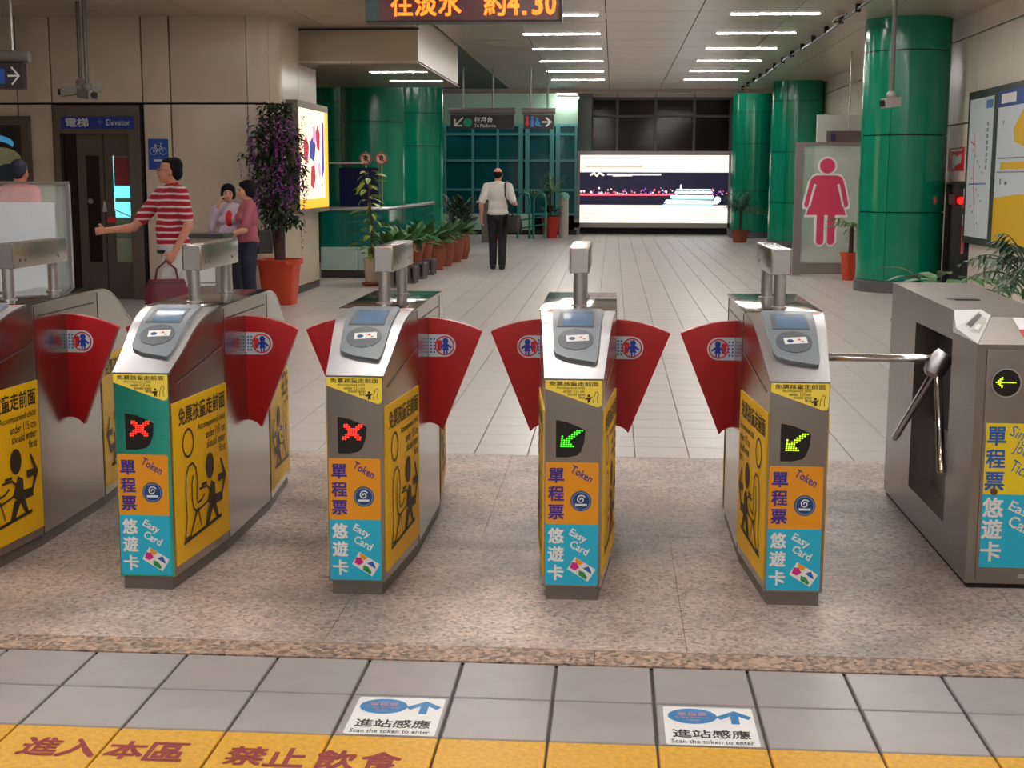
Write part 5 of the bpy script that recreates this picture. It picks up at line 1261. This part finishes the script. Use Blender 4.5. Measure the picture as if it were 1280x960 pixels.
def hand(b, wrist, dirv, palm_n, curl, s=1.0, thumb=1):
    """palm, four fingers of different length and a thumb from the side of the palm"""
    d = Vector(dirv).normalized(); n = Vector(palm_n); n = (n - d*n.dot(d)).normalized(); side = d.cross(n)*thumb
    w = Vector(wrist)
    cap(b, w, w+d*0.045*s+side*0.018*s, 0.022*s, 0.020*s); cap(b, w, w+d*0.050*s-side*0.016*s, 0.022*s, 0.018*s); cap(b, w+d*0.02*s+side*0.012*s, w+d*0.075*s+side*0.022*s, 0.018*s, 0.013*s); cap(b, w+d*0.02*s-side*0.01*s, w+d*0.072*s-side*0.022*s, 0.018*s, 0.012*s)
    for k, (off, L) in enumerate(((0.028, 0.066), (0.010, 0.074), (-0.009, 0.068), (-0.027, 0.052))):
        p = w + d*0.075*s + side*off*s; a = 0.0; pts = [p]
        for q in range(3):
            a += curl; p = p + (d*math.cos(a) + n*math.sin(a))*L*s*(0.42, 0.32, 0.26)[q]; pts.append(p)
        chain(b, pts, [0.0095*s, 0.009*s, 0.008*s, 0.007*s])
    p = w + d*0.02*s + side*0.026*s
    chain(b, [p, p+(d*0.5+side*0.7+n*0.25).normalized()*0.034*s, p+(d*0.5+side*0.7+n*0.25).normalized()*0.034*s+(d*0.8+side*0.15+n*0.4).normalized()*0.032*s], [0.013*s, 0.0115*s, 0.009*s])

def person(label, loc, rz, H, pose, skin, hair, shirt, trousers, shoes, voxel=0.012, sleeve=0.7, hairstyle='short', build=1.0, female=False, glasses=False):
    """stands facing local -Y; pose gives elbow/wrist/knee/ankle points for a 1.70 m figure"""
    k = H/1.70
    t = thing('person', label, 'person', loc, rz)
    V = lambda p: Vector(p)*k
    P = dict(sl=(0.185, 0.01, 1.385), sr=(-0.185, 0.01, 1.385), el=(0.235, 0.03, 1.10), er=(-0.235, 0.03, 1.10), wl=(0.25, -0.04, 0.86), wr=(-0.25, -0.04, 0.86),
             hl=(0.088, 0.0, 0.90), hr=(-0.088, 0.0, 0.90), kl=(0.095, -0.01, 0.48), kr=(-0.095, -0.01, 0.48), al=(0.10, 0.03, 0.085), ar=(-0.10, 0.03, 0.085),
             head=(0, -0.02, 1.585), hy=0.0, hpitch=0.0, curl=0.35, hdl=None, hdr=None, toe=(0, -1, 0))
    if female: P.update(sl=(0.165, 0.01, 1.37), sr=(-0.165, 0.01, 1.37))
    P.update(pose)
    g = build
    def torso(b, e, lower=True):
        b.ball(V((0, 0.0, 1.26)), ((0.165*g+e)*k, (0.108*g+e)*k, (0.20+e)*k), 20, 14)
        b.ball(V((0, -0.012, 1.06)), ((0.148*g+e)*k, (0.115*g+e)*k, (0.19+e)*k), 20, 14)
        if female: b.ball(V((0.07, -0.085, 1.24)), ((0.06+e)*k,)*3, 12, 8); b.ball(V((-0.07, -0.085, 1.24)), ((0.06+e)*k,)*3, 12, 8)
        cap(b, V(P['sl']), V((0, 0.01, 1.40)), (0.058+e)*k, (0.07+e)*k); cap(b, V(P['sr']), V((0, 0.01, 1.40)), (0.058+e)*k, (0.07+e)*k)
    b = MB()
    torso(b, 0.0); b.ball(V((0, 0.0, 0.92)), (0.155*g*k, 0.112*g*k, 0.14*k), 20, 12)
    cap(b, V((0, 0.012, 1.38)), V((0, 0.0, 1.52)), 0.06*k, 0.052*k)
    hc = V(P['head']); M = Matrix.Translation(hc) @ Matrix.Rotation(P['hy'], 4, 'Z') @ Matrix.Rotation(P['hpitch'], 4, 'X')
    def hb(c, r, nu=16, nv=12):
        q = MB(); q.ball(V(c), tuple(x*k for x in r), nu, nv); b.add([M @ Vector(v) for v in q.v], q.f)
    hb((0, 0.012, 0.025), (0.074, 0.092, 0.090)); hb((0, -0.022, -0.03), (0.060, 0.070, 0.078)); hb((0, -0.055, -0.080), (0.034, 0.034, 0.028)); hb((0, -0.094, -0.022), (0.014, 0.020, 0.024), 10, 8); hb((0, -0.086, 0.0), (0.010, 0.014, 0.03), 8, 6)
    for s in (-1, 1): hb((s*0.074, 0.012, -0.008), (0.012, 0.022, 0.033), 10, 8); hb((s*0.035, -0.062, -0.025), (0.026, 0.022, 0.024), 10, 8)
    hb((0, -0.082, -0.056), (0.024, 0.014, 0.011), 10, 6)
    for s, sh, e, w, hd in (('l', P['sl'], P['el'], P['wl'], P['hdl']), ('r', P['sr'], P['er'], P['wr'], P['hdr'])):
        chain(b, [V(sh), V(e), V(w)], [0.052*k*g, 0.040*k, 0.027*k]); fa = (V(w)-V(e)).normalized()
        cap(b, V(e)+fa*0.03, V(e)+fa*0.10*k, 0.042*k, 0.038*k)
        dv = Vector(hd) if hd else fa
        pn = Vector((-1, 0, 0)) if s == 'l' else Vector((1, 0, 0))
        if abs(dv.normalized().dot(pn)) > 0.8: pn = Vector((0, 0, -1))
        hand(b, V(w), dv, pn, P['curl'], k*1.05, thumb=1 if s == 'r' else -1)
    for s in 'lr':
        chain(b, [V(P['h'+s]), V(P['k'+s]), V(P['a'+s])], [0.088*k*g, 0.056*k, 0.038*k])
        a = Vector(P['a'+s])*k; td = Vector(P['toe']).normalized(); cap(b, a+Vector((0, 0, -0.03*k))-td*0.03*k, a+td*0.15*k+Vector((0, 0, -0.055*k)), 0.042*k, 0.028*k)
    body = fuse(b, 'body', skin, t, voxel, 5)
    # clothes
    c = MB(); torso(c, 0.014); c.ball(V((0, 0.0, 0.95)), ((0.165*g+0.012)*k, (0.122*g+0.012)*k, 0.10*k), 20, 12)
    for s in 'lr':
        sh, e, w = Vector(P['s'+s]), Vector(P['e'+s]), Vector(P['w'+s])
        if sleeve <= 1: chain(c, [V(sh), V(sh+(e-sh)*sleeve)], [0.070*k*g, 0.064*k])
        else: chain(c, [V(sh), V(e), V(e+(w-e)*(sleeve-1))], [0.070*k*g, 0.056*k, 0.046*k])
    cap(c, V((0, 0.012, 1.40)), V((0, 0.008, 1.445)), 0.076*k, 0.066*k)
    top = fuse(c, 'shirt', shirt, t, max(voxel, 0.010), 6)
    c = MB(); c.ball(V((0, 0.0, 0.915)), ((0.155*g+0.016)*k, (0.112*g+0.016)*k, 0.135*k), 20, 12)
    for s in 'lr':
        h_, kn, an = Vector(P['h'+s]), Vector(P['k'+s]), Vector(P['a'+s])
        chain(c, [V(h_), V(kn), V(kn+(an-kn)*0.97)], [0.100*k*g, 0.075*k, 0.064*k])
    fuse(c, 'trousers', trousers, t, max(voxel, 0.010), 6)
    for s in 'lr':
        c = MB(); a = Vector(P['a'+s])*k; td = Vector(P['toe']).normalized(); cap(c, a+Vector((0, 0, -0.038*k))-td*0.035*k, a+td*0.16*k+Vector((0, 0, -0.048*k)), 0.050*k, 0.036*k)
        o = c.build('shoe', shoes, t, smooth='all')
        z0 = min(v.co.z for v in o.data.vertices)
        for v in o.data.vertices: v.co.z = max(v.co.z, 0.002)
    # hair and face
    c = MB()
    def ha(p, r, nu=16, nv=12):
        q = MB(); q.ball(V(p), tuple(x*k for x in r), nu, nv); c.add([M @ Vector(v) for v in q.v], q.f)
    if hairstyle == 'short':
        ha((0, 0.030, 0.052), (0.079, 0.090, 0.076)); ha((0, 0.062, 0.0), (0.070, 0.052, 0.072)); ha((0.058, 0.030, 0.03), (0.024, 0.045, 0.05)); ha((-0.058, 0.030, 0.03), (0.024, 0.045, 0.05))
    elif hairstyle == 'balding':
        ha((0, 0.066, 0.005), (0.076, 0.044, 0.066)); ha((0.056, 0.035, 0.012), (0.026, 0.05, 0.045)); ha((-0.056, 0.035, 0.012), (0.026, 0.05, 0.045))
    elif hairstyle == 'receding':
        ha((0, 0.048, 0.048), (0.080, 0.076, 0.080)); ha((0, 0.012, 0.078), (0.066, 0.080, 0.046)); ha((0, 0.072, -0.01), (0.074, 0.052, 0.075)); ha((0.056, 0.045, 0.02), (0.028, 0.05, 0.06)); ha((-0.056, 0.045, 0.02), (0.028, 0.05, 0.06))
    else:   # permed bob
        ha((0, 0.030, 0.055), (0.098, 0.105, 0.088)); ha((0, 0.065, -0.005), (0.094, 0.070, 0.092)); ha((0.070, 0.030, 0.0), (0.034, 0.056, 0.078)); ha((-0.070, 0.030, 0.0), (0.034, 0.056, 0.078)); ha((0, -0.035, 0.086), (0.076, 0.05, 0.036))
    fuse(c, 'hair', hair, t, 0.010, 5)
    f = MB(); mo = MB(); bw = MB()
    for s in (-1, 1):
        q = MB(); q.ball(V((s*0.030, -0.083, 0.002)), (0.013*k, 0.008*k, 0.006*k), 10, 6); f.add([M @ Vector(v) for v in q.v], q.f)
        q = MB(); q.ball(V((s*0.030, -0.082, 0.024)), (0.020*k, 0.008*k, 0.004*k), 10, 6); bw.add([M @ Vector(v) for v in q.v], q.f)
    f.build('eyes', M_HAIR, t, smooth='all'); bw.build('eyebrows', hair, t, smooth='all')
    q = MB(); q.ball(V((0, -0.093, -0.057)), (0.021*k, 0.008*k, 0.006*k), 10, 6); mo.add([M @ Vector(v) for v in q.v], q.f); mo.build('mouth', mat('lips', (150, 80, 76), 0.5), t, smooth='all')
    if glasses:
        gq = MB()
        for s in (-1, 1):
            gq.tube([M @ V((s*0.031+0.024*math.cos(a), -0.100, 0.002+0.017*math.sin(a))) for a in [2*PI*j/12 for j in range(13)]], 0.0025*k, 5)
            gq.tube([M @ V((s*0.056, -0.098, 0.006)), M @ V((s*0.078, 0.01, 0.008))], 0.0025*k, 5)
        gq.tube([M @ V((-0.008, -0.102, 0.004)), M @ V((0.008, -0.102, 0.004))], 0.0025*k, 5)
        gq.build('glasses', mat('glasses_rim', (110, 100, 96), 0.3, 0.6), t)
    return t

def bag(name, label, loc, rz, w, d, h, m, straps, cat='bag'):
    t = thing(name, label, cat, loc, rz)
    b = MB(); n = 16; rows = []
    for j in range(7):
        s = j/6; f = 0.92 + 0.12*math.sin(PI*s) - 0.16*s; rows.append((s*h, w*f, d*(1.05-0.45*s)))
    vs = []; fs = []
    for z, ww, dd in rows:
        for q in range(n):
            a = 2*PI*q/n; c, s_ = math.cos(a), math.sin(a); sq = 1/((abs(c)**4+abs(s_)**4)**0.25); vs.append((ww/2*c*sq, dd/2*s_*sq, z))
    for i in range(len(rows)-1):
        for q in range(n): fs.append((i*n+q, i*n+(q+1) % n, (i+1)*n+(q+1) % n, (i+1)*n+q))
    fs += [tuple(range(n-1, -1, -1)), tuple((len(rows)-1)*n+q for q in range(n))]
    b.add(vs, fs); b.build('body', m, t, smooth=True)
    for pts, r in straps: MB().tube(pts, r, 6).build('strap', m, t, smooth=True)
    MB().box(-w*0.44, w*0.44, -d*0.33, -d*0.30, h*0.90, h*0.92).build('zip', M_INK, t)
    return t

SK1 = mat('skin_tan', (196, 132, 108), 0.55); SK2 = mat('skin_light', (206, 152, 128), 0.55)
STR = stripes_mat()
# striped man walking left, one arm stretched out, bag in the other hand
rz1 = math.radians(-52)
person('man in a red and white striped polo stretching one arm out to the left', (-3.93, 12.0, 0), rz1, 1.69,
       dict(wr=(-0.13, -0.575, 1.06), er=(-0.185, -0.30, 1.08), sr=(-0.19, -0.02, 1.38), el=(0.255, 0.05, 1.10), wl=(0.215, -0.075, 0.87), hy=math.radians(-22), hpitch=-0.05,
            kl=(0.10, -0.16, 0.50), al=(0.10, -0.12, 0.085), kr=(-0.09, 0.08, 0.48), ar=(-0.09, 0.26, 0.11), curl=0.75), SK1, M_HAIR, STR, mat('trousers_pale', (186, 184, 180), 0.8), M_BLACK, 0.009, 0.72, 'receding', 1.10, glasses=True)
_p = bpy.data.objects['person']
bt = MB().lathe([(0.186, 0.845), (0.190, 0.86), (0.186, 0.878)], 24, (0, 0, 0)); bt.v = [(x, y*0.76, z) for x, y, z in bt.v]
bt.build('belt', M_BLACK, _p, smooth=True)
cw = Matrix.Rotation(rz1, 4, 'Z') @ Vector((0.21, -0.13, 0))
bag('handbag', 'dark red handbag carried by the man in the striped polo', (-3.95+cw.x, 12.0+cw.y, 0.36), math.radians(20), 0.40, 0.15, 0.27, mat('bag_maroon', (96, 16, 36), 0.45),
    [([(-0.10, 0, 0.25), (-0.08, 0, 0.36), (0.0, 0, 0.435), (0.08, 0, 0.36), (0.10, 0, 0.25)], 0.010)], 'handbag')
# two women
person('woman in a pale lilac jacket over a red top touching her cheek', (-4.40, 15.45, 0), math.radians(8), 1.43,
       dict(wr=(-0.10, -0.20, 1.45), er=(-0.225, -0.10, 1.12), hdr=(0.25, 0.25, 0.9), wl=(0.22, -0.10, 0.88), curl=0.5, hy=0.1), SK2, M_HAIR, mat('jacket_lilac', (190, 172, 190), 0.8), mat('trousers_dark', (40, 40, 50), 0.8), M_BLACK, 0.011, 1.75, 'bob', 1.0, True)
rp = [o for o in bpy.data.objects if o.name.startswith('person')][-1]
q = MB(); q.ball((0.015, -0.068, 1.05), (0.050, 0.076, 0.10), 16, 10); q.build('red_top', mat('red_top', (206, 36, 44), 0.7), rp, smooth='all')
rz3 = math.radians(-62)
person('woman in a dusty pink shirt and dark jeans facing her companion', (-4.10, 15.15, 0), rz3, 1.47,
       dict(wl=(0.06, -0.40, 0.98), el=(0.235, -0.09, 1.09), wr=(-0.20, -0.25, 0.97), er=(-0.235, 0.0, 1.10), curl=0.4), SK2, M_HAIR, mat('shirt_dusty_pink', (164, 88, 100), 0.8), mat('jeans_dark', (30, 34, 56), 0.8, noise=(9, 0.5)), M_BLACK, 0.011, 0.8, 'bob', 1.08, True)
bag('shoulder_bag', 'black shoulder bag behind the woman in the dusty pink shirt', (-3.97, 15.36, 0.66), math.radians(30), 0.20, 0.11, 0.26, M_BLACK,
    [([(-0.05, 0.0, 0.24), (-0.14, -0.03, 0.42), (-0.20, -0.05, 0.50)], 0.008), ([(0.05, 0.0, 0.24), (-0.03, 0.0, 0.38), (-0.18, -0.02, 0.50)], 0.008)])
# man seen from behind with a shoulder bag
person('balding man in a white shirt and black trousers walking away', (-1.92, 22.8, 0), math.radians(176), 1.685,
       dict(wr=(-0.285, -0.14, 1.10), er=(-0.275, 0.06, 1.12), el=(0.275, 0.05, 1.11), wl=(0.275, 0.02, 0.87), kl=(0.09, -0.06, 0.49), al=(0.09, -0.05, 0.085), kr=(-0.085, 0.03, 0.48), ar=(-0.085, 0.09, 0.085)), SK1, M_HAIR, mat('white_shirt', (206, 200, 196), 0.8), mat('trousers_black', (22, 22, 30), 0.8), M_BLACK, 0.012, 0.85, 'balding', 1.06)
bag('shoulder_bag', 'black laptop bag hanging at the walking man\'s hip', (-1.66, 22.62, 0.63), math.radians(-10), 0.34, 0.13, 0.28, M_BLACK,
    [([(0.02, -0.03, 0.26), (-0.04, -0.09, 0.42), (-0.10, -0.10, 0.60), (-0.125, -0.02, 0.80), (-0.125, 0.10, 0.83), (-0.125, 0.22, 0.80)], 0.014)])
# person behind the glass screen at the left edge
person('person in a salmon pink shirt and dark cap behind the glass screen', (-5.86, 13.2, 0), math.radians(160), 1.68, dict(hy=0.3), SK1, mat('navy_cap', (18, 22, 48), 0.6), mat('salmon_shirt', (222, 98, 108), 0.8), MATS['trousers_dark'], M_BLACK, 0.012, 0.85, 'short', 1.08)
